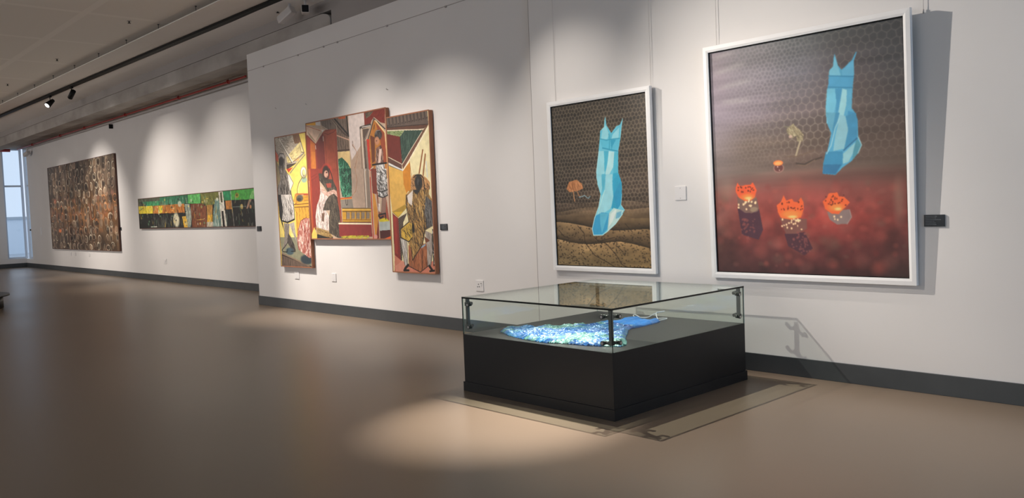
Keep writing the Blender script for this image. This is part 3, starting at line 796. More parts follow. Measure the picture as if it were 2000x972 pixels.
b|F8D0A0|324,1425,9,9,1,0.35
b|F8D0A0|245,1409,10,9,1,0.35
b|F8D0A0|367,1397,10,11,1,0.35
b|F8D0A0|730,1553,10,7,1,0.35
b|F8D0A0|712,1592,7,10,1,0.35
b|F8D0A0|789,1557,7,10,1,0.35
b|F8D0A0|831,1532,8,8,1,0.35
b|F8D0A0|752,1547,7,9,1,0.35
b|F8D0A0|812,1525,8,10,1,0.35
b|F8D0A0|808,1578,5,9,1,0.35
b|F8D0A0|843,1608,8,6,1,0.35
b|F8D0A0|817,1538,10,11,1,0.35
b|F8D0A0|793,1531,7,10,1,0.35
b|F8D0A0|684,1572,8,6,1,0.35
b|F8D0A0|776,1522,7,8,1,0.35
b|F8D0A0|670,1522,8,10,1,0.35
b|F8D0A0|824,1531,8,7,1,0.35
b|F8D0A0|771,1562,9,8,1,0.35
b|F8D0A0|664,1579,8,9,1,0.35
b|F8D0A0|752,1599,8,9,1,0.35
b|F8D0A0|706,1567,8,9,1,0.35
b|F8D0A0|756,1530,7,8,1,0.35
b|F8D0A0|797,1535,10,9,1,0.35
b|F8D0A0|1138,1526,6,7,1,0.35
b|F8D0A0|1192,1509,8,8,1,0.35
b|F8D0A0|1162,1532,6,9,1,0.35
b|F8D0A0|1134,1505,8,9,1,0.35
b|8A4A44|301,1527,11,9,0.6,0.35
b|8A4A44|385,1533,8,7,0.6,0.35
b|8A4A44|301,1568,10,7,0.6,0.35
b|8A4A44|324,1531,11,9,0.6,0.35
b|8A4A44|381,1587,11,8,0.6,0.35
b|8A4A44|351,1613,10,8,0.6,0.35
b|8A4A44|284,1511,8,7,0.6,0.35
b|8A4A44|392,1596,10,6,0.6,0.35
b|8A4A44|332,1672,9,8,0.6,0.35
b|8A4A44|335,1525,8,7,0.6,0.35
b|8A4A44|320,1578,12,7,0.6,0.35
b|8A4A44|304,1557,8,8,0.6,0.35
b|8A4A44|301,1595,7,11,0.6,0.35
b|8A4A44|317,1681,10,9,0.6,0.35
b|8A4A44|332,1682,8,9,0.6,0.35
b|8A4A44|308,1631,9,7,0.6,0.35
b|8A4A44|298,1510,8,7,0.6,0.35
b|8A4A44|322,1687,8,8,0.6,0.35
b|8A4A44|335,1559,9,9,0.6,0.35
b|8A4A44|292,1550,11,10,0.6,0.35
b|8A4A44|359,1586,10,7,0.6,0.35
b|8A4A44|274,1651,10,6,0.6,0.35
b|8A4A44|341,1690,10,8,0.6,0.35
b|8A4A44|282,1519,13,8,0.6,0.35
b|8A4A44|401,1517,8,7,0.6,0.35
b|8A4A44|325,1517,8,8,0.6,0.35
b|8A4A44|312,1515,8,11,0.6,0.35
b|8A4A44|293,1600,8,9,0.6,0.35
b|8A4A44|280,1564,7,8,0.6,0.35
b|8A4A44|396,1618,10,7,0.6,0.35
b|8A4A44|269,1606,10,9,0.6,0.35
b|8A4A44|319,1622,11,10,0.6,0.35
b|8A4A44|311,1589,11,8,0.6,0.35
b|8A4A44|285,1564,8,9,0.6,0.35
b|8A4A44|384,1565,6,6,0.6,0.35
b|8A4A44|304,1521,10,9,0.6,0.35
b|8A4A44|304,1517,10,6,0.6,0.35
b|8A4A44|296,1559,10,6,0.6,0.35
b|8A4A44|327,1564,11,9,0.6,0.35
b|8A4A44|392,1628,10,9,0.6,0.35
b|8A4A44|821,1777,11,10,0.6,0.35
b|8A4A44|870,1756,8,9,0.6,0.35
b|8A4A44|815,1655,6,7,0.6,0.35
b|8A4A44|792,1752,8,6,0.6,0.35
b|8A4A44|876,1731,8,6,0.6,0.35
b|8A4A44|771,1696,9,9,0.6,0.35
b|8A4A44|852,1673,8,7,0.6,0.35
b|8A4A44|807,1634,9,9,0.6,0.35
b|8A4A44|872,1649,10,7,0.6,0.35
b|8A4A44|868,1711,10,9,0.6,0.35
b|8A4A44|768,1688,12,8,0.6,0.35
b|8A4A44|823,1710,9,10,0.6,0.35
b|8A4A44|836,1804,9,6,0.6,0.35
b|8A4A44|886,1706,7,10,0.6,0.35
b|8A4A44|753,1735,8,9,0.6,0.35
b|8A4A44|816,1670,8,7,0.6,0.35
b|8A4A44|844,1695,9,7,0.6,0.35
b|8A4A44|808,1676,12,9,0.6,0.35
b|8A4A44|892,1741,8,7,0.6,0.35
b|8A4A44|889,1719,5,6,0.6,0.35
b|8A4A44|764,1760,11,7,0.6,0.35
b|8A4A44|884,1689,9,10,0.6,0.35
b|8A4A44|852,1774,8,6,0.6,0.35
b|8A4A44|835,1736,6,7,0.6,0.35
b|8A4A44|804,1637,8,7,0.6,0.35
b|8A4A44|828,1757,8,10,0.6,0.35
b|8A4A44|885,1795,9,9,0.6,0.35
b|8A4A44|837,1774,8,8,0.6,0.35
b|8A4A44|864,1724,6,7,0.6,0.35
b|8A4A44|764,1695,8,9,0.6,0.35
b|8A4A44|869,1686,11,7,0.6,0.35
b|8A4A44|870,1645,11,9,0.6,0.35
b|8A4A44|908,1790,9,9,0.6,0.35
b|8A4A44|872,1740,8,8,0.6,0.35
b|8A4A44|901,1674,9,8,0.6,0.35
b|8A4A44|816,1633,8,6,0.6,0.35
b|8A4A44|857,1791,11,8,0.6,0.35
b|8A4A44|816,1651,8,9,0.6,0.35
b|8A4A44|869,1698,11,7,0.6,0.35
b|8A4A44|801,1680,10,9,0.6,0.35
f|4E9EC0|1170,228 1180,193 1204,291 1232,329 1264,310 1292,285 1320,266 1352,211 1362,209 1335,275 1336,368 1320,481 1307,643 1339,689 1348,729 1336,698 1352,738 1352,874 1380,941 1347,1005 1296,1060 1216,1110 1156,1166 1045,1151 1054,1066 1090,979 1130,826 1098,745 1090,672 1089,697 1089,618 1106,473 1124,416 1130,319 1162,295
f|6FB6CC|1130,324 1162,295 1180,210 1208,312 1226,377 1128,363
f|5AA6C6|1236,340 1292,290 1335,268 1334,368 1324,396 1236,381
f|489AC0|1124,363 1327,396 1318,483 1118,451
s|2A7CA4|8|1124,363 1226,380 1327,396
s|2A7CA4|8|1118,453 1318,484
f|6AB6CE|1106,465 1174,472 1182,580 1142,747 1094,742 1090,618
f|3E90B8|1174,472 1234,479 1203,631 1178,677 1182,580
f|92C8D0|1234,479 1272,494 1264,609 1224,755 1176,750 1203,631
f|56A4C4|1272,494 1310,487 1307,643 1261,686
f|388AB4|1276,660 1340,687 1352,767 1264,759
f|5A9EB6|1093,655 1172,664 1160,746 1140,810 1106,752
f|3C88AC|1172,664 1207,668 1176,775 1138,883 1140,805
f|82B6C2|1207,684 1252,700 1272,806 1247,958 1142,972 1162,857 1188,765
f|3A88AE|1257,701 1334,682 1352,738 1344,884 1230,978 1272,812
f|3484AA|1080,973 1224,978 1219,1082 1156,1165 1046,1150 1054,1066
f|8ABCC4|1223,1000 1328,915 1303,1006 1268,1069 1219,1080
f|4A8C9C|1310,984 1339,886 1380,941 1347,1005 1296,1060
f|2A6E96|1058,1075 1208,1084 1156,1159 1046,1147
s|245E84|9|1344,884 1230,973
s|A8D0D4|6|1352,875 1378,941 1347,1004
s|9AC8D0|8|1200,717 1164,790 1126,926 1085,990'''),
'green':dict(pl=1.19,x0=-23.166,x1=-15.956,z0=1.36,z1=2.155,ops='''f|1C1E1C|-315,-362 8001,11 7885,1060 -572,1077
f|2C6A4A|-118,-15 4144,-1 4132,239 3197,212 1728,235 599,205
w|1A3A2C/6AA88A/2F7A54/B0C8B0|60,600,22,80,20,80|1675,-4 3389,9 3359,213 1728,232
f|58A858|3391,1 4106,-3 4110,239 3398,221
f|4C5242|-117,-18 1586,-16 1567,96 -84,84
f|3E8A5A|676,96 1484,99 1464,221 638,206
w|A8A88C/5A5A44/8A8A70|30,500,20,85,20,81|-22,24 580,26 490,268 -8,238
w|A8A080/6A6A50|20,400,18,85,20,82|1519,108 1929,104 1952,238 1546,227
f|D9C23A|-2,203 1034,206 1049,406 16,393
f|B67230|1080,214 3135,216 3144,430 1047,413
f|D2BA38|1454,225 1737,232 1710,403 1423,414
w|8A5020/D89050/5A3A20|40,400,20,60,20,83|1736,182 3113,222 3123,430 1744,417
s|4A3A1A|14|1033,213 1099,386
s|6A5020|14|81,311 394,248
w|4A504A/8A8A7A/2A2E2A|50,400,18,85,30,84|1141,422 2318,437 2309,774 1130,773
s|B8B8A8|10|1131,336 1080,730
s|C8C4B4|24|847,753 1274,752
b|CCC4A4|2595,598,203,175,1,0.35
f|D9AA3A|2965,523 3234,512 3282,786 3062,784
f|8A9486|3174,224 3476,236 3572,534 3455,787 3282,786 3200,463
w|C8CCBC/4A544A|20,500,18,82,10,85|3174,224 3476,236 3572,534 3455,787 3282,786 3200,463
b|C8C8B4|2865,215,125,72,0.8,0.35
f|693A24|3517,231 4532,251 4408,796 3555,788
w|4A2414/A06A48/8A5030|50,600,24,86,15,86|3557,232 4514,251 4382,795 3575,788
s|C8A050|16|3855,617 4240,607
f|6A6C32|4143,4 5168,8 5149,255 4476,310 4147,240
w|4A4C20/9A9A50|30,300,24,60,40,87|4143,4 5168,8 5149,255 4476,310 4147,240
f|A67A3A|4472,284 4772,293 4720,675 4418,671
f|D8A430|4476,520 4735,510 4712,675 4437,671
f|BCAE98|4411,671 4763,675 4762,791 4394,788
f|6C8C82|4933,171 5112,162 5179,445 5168,795 4733,791 4810,436
w|C0CCC0/4A6A64/D8D8C8|36,600,18,86,10,88|4933,171 5112,162 5179,445 5168,795 4733,791 4810,436
b|D0D0BC|5039,174,57,39,1,0.35
f|4CA646|5353,6 7138,13 7112,236 5419,210
f|2C8A5A|5363,7 5772,9 5772,216 5430,211
F|A8D890|6626,213 6800,54 6923,45 6811,219
b|8A8A30|6062,123,97,57,1,0.35
b|4A2A1A|6062,120,33,23,1,0.35
f|B8783A|5463,218 5778,221 5780,409 5482,411
b|B09A5C|6264,370,70,57,1,0.35
f|B08A74|6624,230 6754,229 6544,420 6475,418
b|B07A50|6683,382,49,41,1,0.35
s|9AA8A0|8|5833,366 6481,369
s|6A7A74|10|5622,440 5638,571
f|D9D2C2|5132,12 5353,9 5479,799 5196,796
f|4C4C30|5207,30 5312,25 5324,250 5226,251
f|161614|5236,443 5334,441 5383,798 5266,797
s|D9D2C2|14|5751,11 5795,401 5844,798
s|6C8C82|14|5529,423 5473,796'''),
'brown':dict(pl=1.19,x0=-31.883,x1=-24.883,z0=0.738,z1=3.5,ops='''''')}
# ================= mesh builders =================

class MB:
    def __init__(s): s.bm=bmesh.new(); s.mi=0
    def _tag(s,fs):
        for f in fs: f.material_index=s.mi
    def box(s,x0,x1,y0,y1,z0,z1,bev=0.,mi=None):
        r=bmesh.ops.create_cube(s.bm,size=1); vs=r['verts']
        for v in vs: v.co=Vector(((x0+x1)/2+v.co.x*(x1-x0),(y0+y1)/2+v.co.y*(y1-y0),(z0+z1)/2+v.co.z*(z1-z0)))
        fs={f for v in vs for f in v.link_faces}
        for f in fs: f.material_index=mi or 0
        if bev:
            es=list({e for v in vs for e in v.link_edges}); bmesh.ops.bevel(s.bm,geom=es,offset=bev,segments=2,affect='EDGES',profile=.6)
        return s
    def prism(s,poly,y0,y1,mi=0):           # outline in x,z extruded along y
        a=[s.bm.verts.new((x,y0,z)) for x,z in poly]; b=[s.bm.verts.new((x,y1,z)) for x,z in poly]; n=len(poly)
        fs=[s.bm.faces.new(a),s.bm.faces.new(b[::-1])]
        for i in range(n): fs.append(s.bm.faces.new((a[i],b[i],b[(i+1)%n],a[(i+1)%n])))
        for f in fs: f.material_index=mi
        return s
    def slab(s,poly,z0,z1,mi=0):            # outline in x,y extruded along z
        a=[s.bm.verts.new((x,y,z0)) for x,y in poly]; b=[s.bm.verts.new((x,y,z1)) for x,y in poly]; n=len(poly)
        fs=[s.bm.faces.new(a),s.bm.faces.new(b[::-1])]
        for i in range(n): fs.append(s.bm.faces.new((a[i],b[i],b[(i+1)%n],a[(i+1)%n])))
        return s
    def cyl(s,p,q,r,r2=None,seg=20,cap=True,mi=0):
        p,q=Vector(p),Vector(q); d=q-p; rot=d.to_track_quat('Z','Y').to_matrix().to_4x4()
        o=bmesh.ops.create_cone(s.bm,cap_ends=cap,segments=seg,radius1=r,radius2=r if r2 is None else r2,depth=d.length,matrix=Matrix.Translation((p+q)/2)@rot)
        for f in {f for v in o['verts'] for f in v.link_faces}: f.material_index=mi; f.smooth=len(f.verts)==4
        return s
    def tube(s,pts,r,seg=8):
        P=[Vector(a) for a in pts]; rings=[]
        for i,a in enumerate(P):
            t=(P[min(i+1,len(P)-1)]-P[max(i-1,0)]).normalized(); u=t.orthogonal().normalized() if i==0 else (rings_u-rings_u.dot(t)*t).normalized(); rings_u=u; v=t.cross(u)
            rings.append([s.bm.verts.new(a+(u*math.cos(k*2*PI/seg)+v*math.sin(k*2*PI/seg))*r) for k in range(seg)])
        for i in range(len(rings)-1):
            for k in range(seg):
                f=s.bm.faces.new((rings[i][k],rings[i][(k+1)%seg],rings[i+1][(k+1)%seg],rings[i+1][k])); f.smooth=True
        s.bm.faces.new(rings[0][::-1]); s.bm.faces.new(rings[-1]); return s
    def build(s,name,ms,parent=None,loc=None):
        bmesh.ops.recalc_face_normals(s.bm,faces=s.bm.faces[:]); me=bpy.data.meshes.new(name); s.bm.to_mesh(me); s.bm.free()
        for m in (ms if isinstance(ms,(list,tuple)) else [ms]): me.materials.append(M[m])
        o=bpy.data.objects.new(name,me); COL.objects.link(o)
        if parent: o.parent=parent
        if loc: o.location=loc
        return o
def tag(o,label=None,cat=None,group=None):
    if label: o['label']=label
    if cat: o['category']=cat
    if group: o['group']=group
    return o
def empty(name,loc,label,cat,rz=0,group=None):
    o=bpy.data.objects.new(name,None); COL.objects.link(o); o.location=loc; o.rotation_euler=(0,0,rz); o.empty_display_size=.1; return tag(o,label,cat,group)
def struct(o): o['kind']='structure'; return o
def dup(root,loc,label,rz=None):
    r=root.copy(); COL.objects.link(r); r.location=loc; r['label']=label
    if rz is not None: r.rotation_euler=(0,0,rz)
    for ch in list(root.children):
        c=ch.copy(); COL.objects.link(c); c.parent=r
        for g in ch.children: d=g.copy(); COL.objects.link(d); d.parent=c
    return r
def lin(c): return np.where(c<=.04045,c/12.92,((c+.055)/1.055)**2.4)

# ================= the room =================
XE=-35.757; Y2=1.24; Y1=.054; XL=-13.92; XS=-6.77
struct(MB().box(XE-.3,6.3,-12.3,1.6,-.2,0).build('floor','floor'))
struct(MB().box(-70,XE-.3,-20,20,-.35,-.12).build('ground','outg'))
# near walls
struct(MB().box(XS,6.3,0,.3,0,5.1).build('wall_right','wall'))
struct(MB().box(XL,XS,Y1,Y2,0,4.39).build('wall_center','wall'))
w=MB()                                    # far wall with its corner window opening
w.box(-34.85,-11.2,Y2,Y2+.3,0,4.8); w.box(XE-.25,-34.85,Y2,Y2+.3,0,.31)
struct(w.build('wall_left','wall'))
w=MB()                                    # end wall with its window opening
w.box(XE-.25,XE,.62,Y2,0,.33); w.box(XE-.25,XE,-12,.62,0,5.1); w.box(XE-.25,XE,.62,Y2+.3,4.47,4.8)
struct(w.build('wall_end','wall'))
w=MB(); w.box(XE,6.3,-12.3,-12,0,1.1); w.box(XE,6.3,-12.3,-12,4.1,5.1); w.box(XE,-32,-12.3,-12,1.1,4.1); w.box(-24,-19,-12.3,-12,1.1,4.1); w.box(-3,6.3,-12.3,-12,1.1,4.1)
struct(w.build('wall_rear','wall'))
w=MB(); w.box(6,6.3,-12,0,0,.5); w.box(6,6.3,-12,0,3.7,5.1); w.box(6,6.3,-12,-8.1,.5,3.7); w.box(6,6.3,-1.1,0,.5,3.7)
struct(w.build('wall_side','wall'))
# skirtings
B=.0168; HB=.159
struct(MB().box(XS,6,-B,0,0,HB,.003).build('baseboard_right','base'))
struct(MB().box(XL-.012,XS,Y1-B,Y1,0,HB,.003).build('baseboard_center','base'))
struct(MB().box(XE,XL,Y2-B,Y2,0,HB,.003).build('baseboard_left','base'))
struct(MB().box(XE,XE+B,-12,Y2,0,HB,.003).build('baseboard_end','base'))
# ceiling: perforated field, plaster soffit with the track, downstand beam, concrete slab
ye=lambda x:-1.17+(x+12.1)*.0147
struct(MB().slab([(XE,-12),(6.3,-12),(6.3,ye(6.3)+.3),(XE,ye(XE)+.3)],4.90,5.1).build('ceiling','perf'))
tx0,ty0,tx1,ty1=XE+.5,-.89,-6,-.23                      # line of the lighting track
tyl=lambda x:ty0+(ty1-ty0)*(x-tx0)/(tx1-tx0)
w=MB(); R_=[]
for x in (XE,6.3):                                      # plaster band hung below the field, folded up along the track
    e_=ye(x); R_.append([w.bm.verts.new((x,a,b)) for a,b in [(e_,4.80),(tyl(x),4.90),(.11,4.80),(.11,5.1),(e_+.32,5.1),(e_+.32,4.865),(e_,4.815)]])
for i in range(7): w.bm.faces.new((R_[0][i],R_[0][(i+1)%7],R_[1][(i+1)%7],R_[1][i]))
w.bm.faces.new(R_[0]); w.bm.faces.new(R_[1][::-1])
struct(w.build('ceiling_soffit','soffit'))
w=MB(); w.box(XE,-11.12,.10,.42,4.625,5.1); w.box(-11.12,6.3,.10,.42,4.2,5.1) 
struct(w.build('trim_1','lip'))
poly=[(XE,4.33),(-11.14,4.33),(-11.14,4.50)]+[(-11.14-.32*(1-math.cos(a)),4.50+.11*math.sin(a)) for a in (.3,.6,.9,1.2,PI/2)]+[(XE,4.61)]
struct(MB().prism(poly,.085,.45).build('ceiling_beam','beamc'))
struct(MB().box(XE,XL+3,.45,Y2+.3,4.45,4.75).build('ceiling_slab','concrete'))
w=MB()
for i in range(10): x=-34+i*2.3; w.slab([(x,.45),(x+.014,.45),(x+.514,Y2),(x+.5,Y2)],4.444,4.4499)
struct(w.build('trim_3','rail'))
# grey strip painting in the shadow line where the near wall steps forward
struct(MB().box(XS-.007,XS,-.0005,Y1,HB,4.8).build('seam_shadow_strip','joint'))
# hanging rail on the centre wall
w=MB(); w.box(XL,XS,Y1-.006,Y1,4.100,4.107)
for x in (-13.3,-12.1,-11.3,-10.9,-9.6,-8.3): w.box(x-.015,x+.015,Y1-.014,Y1,4.085,4.108)
struct(w.build('trim_2','rail'))
# ceiling clips along the perforated field's edge
for i in range(13):
    x=-27+i*1.55
    o=MB().cyl((0,0,-.086),(0,0,0),.005,seg=8).cyl((0,0,-.012),(0,0,0),.016,seg=10).build('hanger_rod','grey',loc=(x,ye(x)+.02,4.90)); tag(o,'small thin rod hanging the plaster band from the edge of the perforated ceiling','rod','hanger rods along the perforated ceiling edge')
# ---- windows in the far corner ----
w=MB(); w.box(XE-.16,XE-.10,.62,.68,.33,4.47); w.box(XE-.16,XE-.10,Y2-.02,Y2+.06,.33,4.47); w.box(XE-.16,XE-.10,.68,1.22,.33,.39); w.box(XE-.16,XE-.10,.68,1.22,4.41,4.47); w.box(XE-.15,XE-.11,.68,1.22,3.03,3.10)
o1=struct(w.build('window_1','winframe')); MB().box(XE-.135,XE-.125,.68,1.22,.39,4.41).build('window_pane','pane',o1)
w=MB(); w.box(XE+.02,XE+.34,Y2+.08,Y2+.14,.31,4.45); w.box(-34.93,-34.85,Y2+.08,Y2+.14,.31,4.45); w.box(XE+.34,-34.93,Y2+.08,Y2+.14,.31,.38); w.box(XE+.34,-34.93,Y2+.08,Y2+.14,4.38,4.45); w.box(XE+.34,-34.93,Y2+.09,Y2+.13,3.03,3.10)
o2=struct(w.build('window_2','winframe')); MB().box(XE+.34,-34.93,Y2+.105,Y2+.115,.38,4.38).build('window_pane','pane',o2)
w=MB(); w.box(-.06,.06,-.05,0,-.05,.05,.01); w.box(-.04,.04,-.11,-.05,-.03,.03,.008)
MB
hk=w.build('window_latch','black',loc=(-34.89,Y2+.08,1.40)); tag(hk,'small black latch on the narrow corner window frame at the far end','latch')
# pale buildings outside
for (x,y0,y1,h,lb) in [(-50,-9,2.6,3.2,'low pale building seen through the corner window at the far end'),(-58,-12,16,2.1,'long low wall seen behind the far corner window')]:
    e=empty('outside_building' if h>3 else 'boundary_wall',(x,0,-.12),lb,'building' if h>3 else 'wall')
    MB().box(-.3,.3,y0,y1,0,h).build('wall','out',e); q=MB(); q.box(-.4,.4,y0-.1,y1+.1,h,h+.15); q.build('coping','outg',e)

# ================= pictures =================
def canvas(name,key,parent):
    v=ART[key]; W=(v['x1']-v['x0'])*1000; H=(v['z1']-v['z0'])*1000; r=RES[key]; rx,ry=r if isinstance(r,tuple) else (r,r)
    nx,ny=int(W/rx)+1,int(H/ry)+1; P=Painter(W,H,nx,ny); PAINT.get(key,paint_plain)(P,v['ops'])
    col=lin(np.clip(P.C,0,1))*GAIN.get(key,1.25); col=np.clip(col,0,.9)
    x=np.linspace(0,W/1000,nx); z=np.linspace(H/1000,0,ny); X,Z=np.meshgrid(x,z); co=np.stack([X,np.zeros_like(X),Z],-1).reshape(-1,3)
    me=bpy.data.meshes.new(name); me.vertices.add(nx*ny); me.vertices.foreach_set('co',co.ravel())
    i=(np.arange(ny-1)[:,None]*nx+np.arange(nx-1)[None,:]).ravel(); q=np.stack([i,i+nx,i+nx+1,i+1],1); nf=len(q)
    me.loops.add(nf*4); me.loops.foreach_set('vertex_index',q.ravel().astype(np.int32)); me.polygons.add(nf); me.polygons.foreach_set('loop_start',np.arange(0,nf*4,4,dtype=np.int32)); me.polygons.foreach_set('loop_total',np.full(nf,4,dtype=np.int32)); me.update(calc_edges=True)
    a=me.color_attributes.new('paint','FLOAT_COLOR','POINT'); a.data.foreach_set('color',np.concatenate([col.reshape(-1,3),np.ones((nx*ny,1))],1).astype(np.float32).ravel())
    me.materials.append(M['paint']); o=bpy.data.objects.new(name,me); COL.objects.link(o); o.parent=parent; return o
GAIN=dict(small=1.18,large=1.22,brown=1.45,green=1.1,left=1.0,middle=1.0,right=1.0)
def panel(name,key,depth,label,edge,cuts=()):
    v=ART[key]; W=v['x1']-v['x0']; H=v['z1']-v['z0']; e=empty(name,(v['x0'],v['pl'],v['z0']),label,'painting')
    c=canvas('painted_canvas',key,e); c.location=(0,-.001,0)
    MB().box(0,W,0,depth,0,H,.002).build('stretcher',edge,e); 
    q=MB()
    for x0,x1,z0,z1 in [(0,W,H-.012,H+.004),(0,W,-.004,.012),(-.004,.012,0,H),(W-.012,W+.004,0,H)]: q.box(x0,x1,-.004,.002,z0,z1)
    q.build('edge_strip',edge,e)
    return e
panel('painting_panel','left',.05,'tall narrow painted panel, leftmost of three joined, with standing figure, lamp and red bundle','wood')
panel('painting_panel','middle',.052,'wide middle painted panel with red folding doors, embracing couple and green tree','wood')
panel('painting_panel','right',.062,'tall narrow painted panel, rightmost of three joined, with seated figure in a patterned coat','wood')
panel('long_painting','green',.045,'long low horizontal painting with green, yellow, orange and black bands on the far wall','brownedge')
e=panel('oval_painting','brown',.045,'large square brown painting covered with rows of pale oval rings on the far wall','brownedge')
W=ART['brown']['x1']-ART['brown']['x0']; H=ART['brown']['z1']-ART['brown']['z0']
for f in (.33,.66): MB().box(W*f-.01,W*f+.01,-.006,0,0,H).build('joint','brownedge',e)
# framed pictures: hung on wires, leaning slightly out at the top
def framed(name,key,fw,depth,lean,label,wx):
    v=ART[key]; W=v['x1']-v['x0']; H=v['z1']-v['z0']; D=depth
    e=empty(name,(v['x0'],v['pl'],v['z0']),label,'picture'); e.rotation_euler=(lean,0,0)
    c=canvas('painted_canvas',key,e); c.location=(0,.008,0)
    MB().box(-.005,W+.005,.010,.022,-.005,H+.005).build('backing','black',e)
    q=MB(); y0,y1=-.012,depth
    for s in range(4):       # mitred mouldings, outer edge proud of the inner
        o=[(-fw,-fw),(W+fw,-fw),(W+fw,H+fw),(-fw,H+fw)]; n=[(0,0),(W,0),(W,H),(0,H)]
        a,b=o[s],o[(s+1)%4]; c_,d=n[(s+1)%4],n[s]; k=.62
        mA=(a[0]*(1-k)+d[0]*k,a[1]*(1-k)+d[1]*k); mB=(b[0]*(1-k)+c_[0]*k,b[1]*(1-k)+c_[1]*k)
        V=lambda p,y:q.bm.verts.new((p[0],y,p[1]))
        A0,B0,mA0,mB0,C0,D0=V(a,y0+.001),V(b,y0+.001),V(mA,y0-.001),V(mB,y0-.001),V(c_,y0+.003),V(d,y0+.003); A1,B1,C1,D1=V(a,y1),V(b,y1),V(c_,y1),V(d,y1)
        for f in [(A0,B0,mB0,mA0),(mA0,mB0,C0,D0),(D0,C0,C1,D1),(A1,B1,B0,A0),(D1,C1,B1,A1),(A0,mA0,D0,D1,A1),(B0,B1,C1,C0,mB0)]: q.bm.faces.new(f)
    q.build('frame','frame',e)
    q=MB(); b=.007
    for x0,x1,z0,z1 in [(0,W,H-b,H+.001),(0,W,-.001,b),(-.001,b,0,H),(W-b,W+.001,0,H)]: q.box(x0,x1,.001,.012,z0,z1)
    q.build('slip','black',e)
    return e
framed('framed_picture','small',.052,.030,math.radians(.55),'smaller white-framed picture of a pale blue dress floating over brown honeycomb mesh',None)
framed('framed_picture','large',.052,.030,math.radians(1.5),'largest white-framed picture with a blue dress and three glowing orange lanterns',None)
for x,z,lb in [(-6.385,2.66,'thin wire at the left end of the smaller white-framed picture'),(-5.085,2.66,'thin wire at the right end of the smaller white-framed picture'),(-4.33,2.90,'thin wire at the left end of the largest white-framed picture'),(-2.524,2.90,'thin wire at the right end of the largest white-framed picture')]:
    o=MB().cyl((0,0,0),(0,0,4.9-z),.0015,seg=6).cyl((0,.0,-.02),(0,0,.01),.006,seg=8).build('hanging_wire','wire',loc=(x,-.012,z)); tag(o,lb+', hanging from the ceiling','wire','picture hanging wires')

# ================= small wall fittings =================
def label_plate(x0,x1,z0,z1,y,lb,lines=6):
    W=x1-x0;H=z1-z0; e=empty('caption_plate',((x0+x1)/2,y,(z0+z1)/2),lb,'label')
    MB().box(-W/2,W/2,-.012,0,-H/2,H/2,.001).build('plate','label',e)
    q=MB(); r=random.Random(int(x0*10))
    for i in range(lines):
        z=H/2-H*(i+1)/(lines+1.2); a=-W/2+W*.08; end=a+W*r.uniform(.4,.84)
        while a<end:
            b=a+W*r.uniform(.03,.09); q.box(a,min(b,end),-.0125,-.0119,z-.0018,z+.0018); a=b+W*.012
    q.build('caption_text','ink',e); return e
label_plate(-2.541,-2.394,1.282,1.371,0,'largest black caption plate, right of the largest white-framed picture')
label_plate(-8.60,-8.455,1.29,1.37,Y1,'black caption plate right of the three joined painted panels',5)
label_plate(-13.86,-13.70,1.305,1.39,Y1,'black caption plate at the left edge of the projecting wall',4)
label_plate(-24.98,-24.78,1.325,1.415,Y2,'tiny black caption plate right of the large brown painting',4)
def plate(name,x0,x1,z0,z1,y,lb,cat,screws=True,kind=0):
    W=x1-x0;H=z1-z0; e=empty(name,((x0+x1)/2,y,(z0+z1)/2),lb,cat)
    MB().box(-W/2,W/2,-.009,0,-H/2,H/2,.002).build('cover','white',e)
    if kind==0:
        for s in (-1,1): MB().cyl((0,-.0100,s*H*.36),(0,-.008,s*H*.36),.0045,seg=10).build('screw','rail',e)
    if kind==1:
        for (a,b,r) in [(-.018,.018,.009),(-.036,-.014,.009),(-.004,-.012,.009),(.026,.028,.007),(.04,.012,.006),(.04,.030,.006)]: MB().cyl((a,-.0102,b),(a,-.008,b),r*.8,seg=10).build('socket_hole','black',e)
        MB().box(.028,.046,-.013,-.008,.0,.024,.002).build('rocker_switch','white',e)
    if kind==2: MB().box(-W*.18,W*.18,-.014,-.008,-H*.2,H*.2,.003).build('rocker_switch','white',e)
    return e
plate('power_socket',-7.935,-7.79,.528,.662,Y1,'white power socket low on the wall just left of the display case','socket',kind=1)
plate('blank_cover_plate',-12.58,-12.43,.508,.636,Y1,'white blank cover plate under the left joined painted panel','cover plate')
plate('blank_cover_plate',-11.40,-11.27,.512,.636,Y1,'white blank cover plate under the left part of the wide middle painted panel','cover plate')
plate('blank_cover_plate',-4.84,-4.712,1.556,1.688,0,'square white blank cover plate between the two white-framed pictures','cover plate')
plate('power_socket',-21.66,-21.50,.455,.582,Y2,'small white socket under the long green and black painting','socket',kind=2)
plate('light_switch',-33.51,-33.33,1.222,1.48,Y2,'white light switch between the corner window and the brown painting','switch',kind=2)
for x,lb in [(-29.9,'leftmost small white cover under the large brown painting'),(-29.4,'middle small white cover under the large brown painting'),(-27.9,'rightmost small white cover under the large brown painting')]:
    plate('wall_cover',x-.05,x+.05,.53,.64,Y2,lb,'cover plate')
for x,z,lb in [(-12.92,3.344,'tiny hook above the left joined painted panel'),(-11.91,3.295,'tiny hook above the left corner of the middle painted panel'),(-9.665,3.238,'tiny hook above the right corner of the middle painted panel')]:
    o=MB().cyl((0,0,0),(0,-.02,0),.004,seg=8).cyl((0,-.02,0),(0,-.024,.02),.005,seg=8).build('picture_hook','nail',loc=(x,Y1,z)); tag(o,lb,'hook')

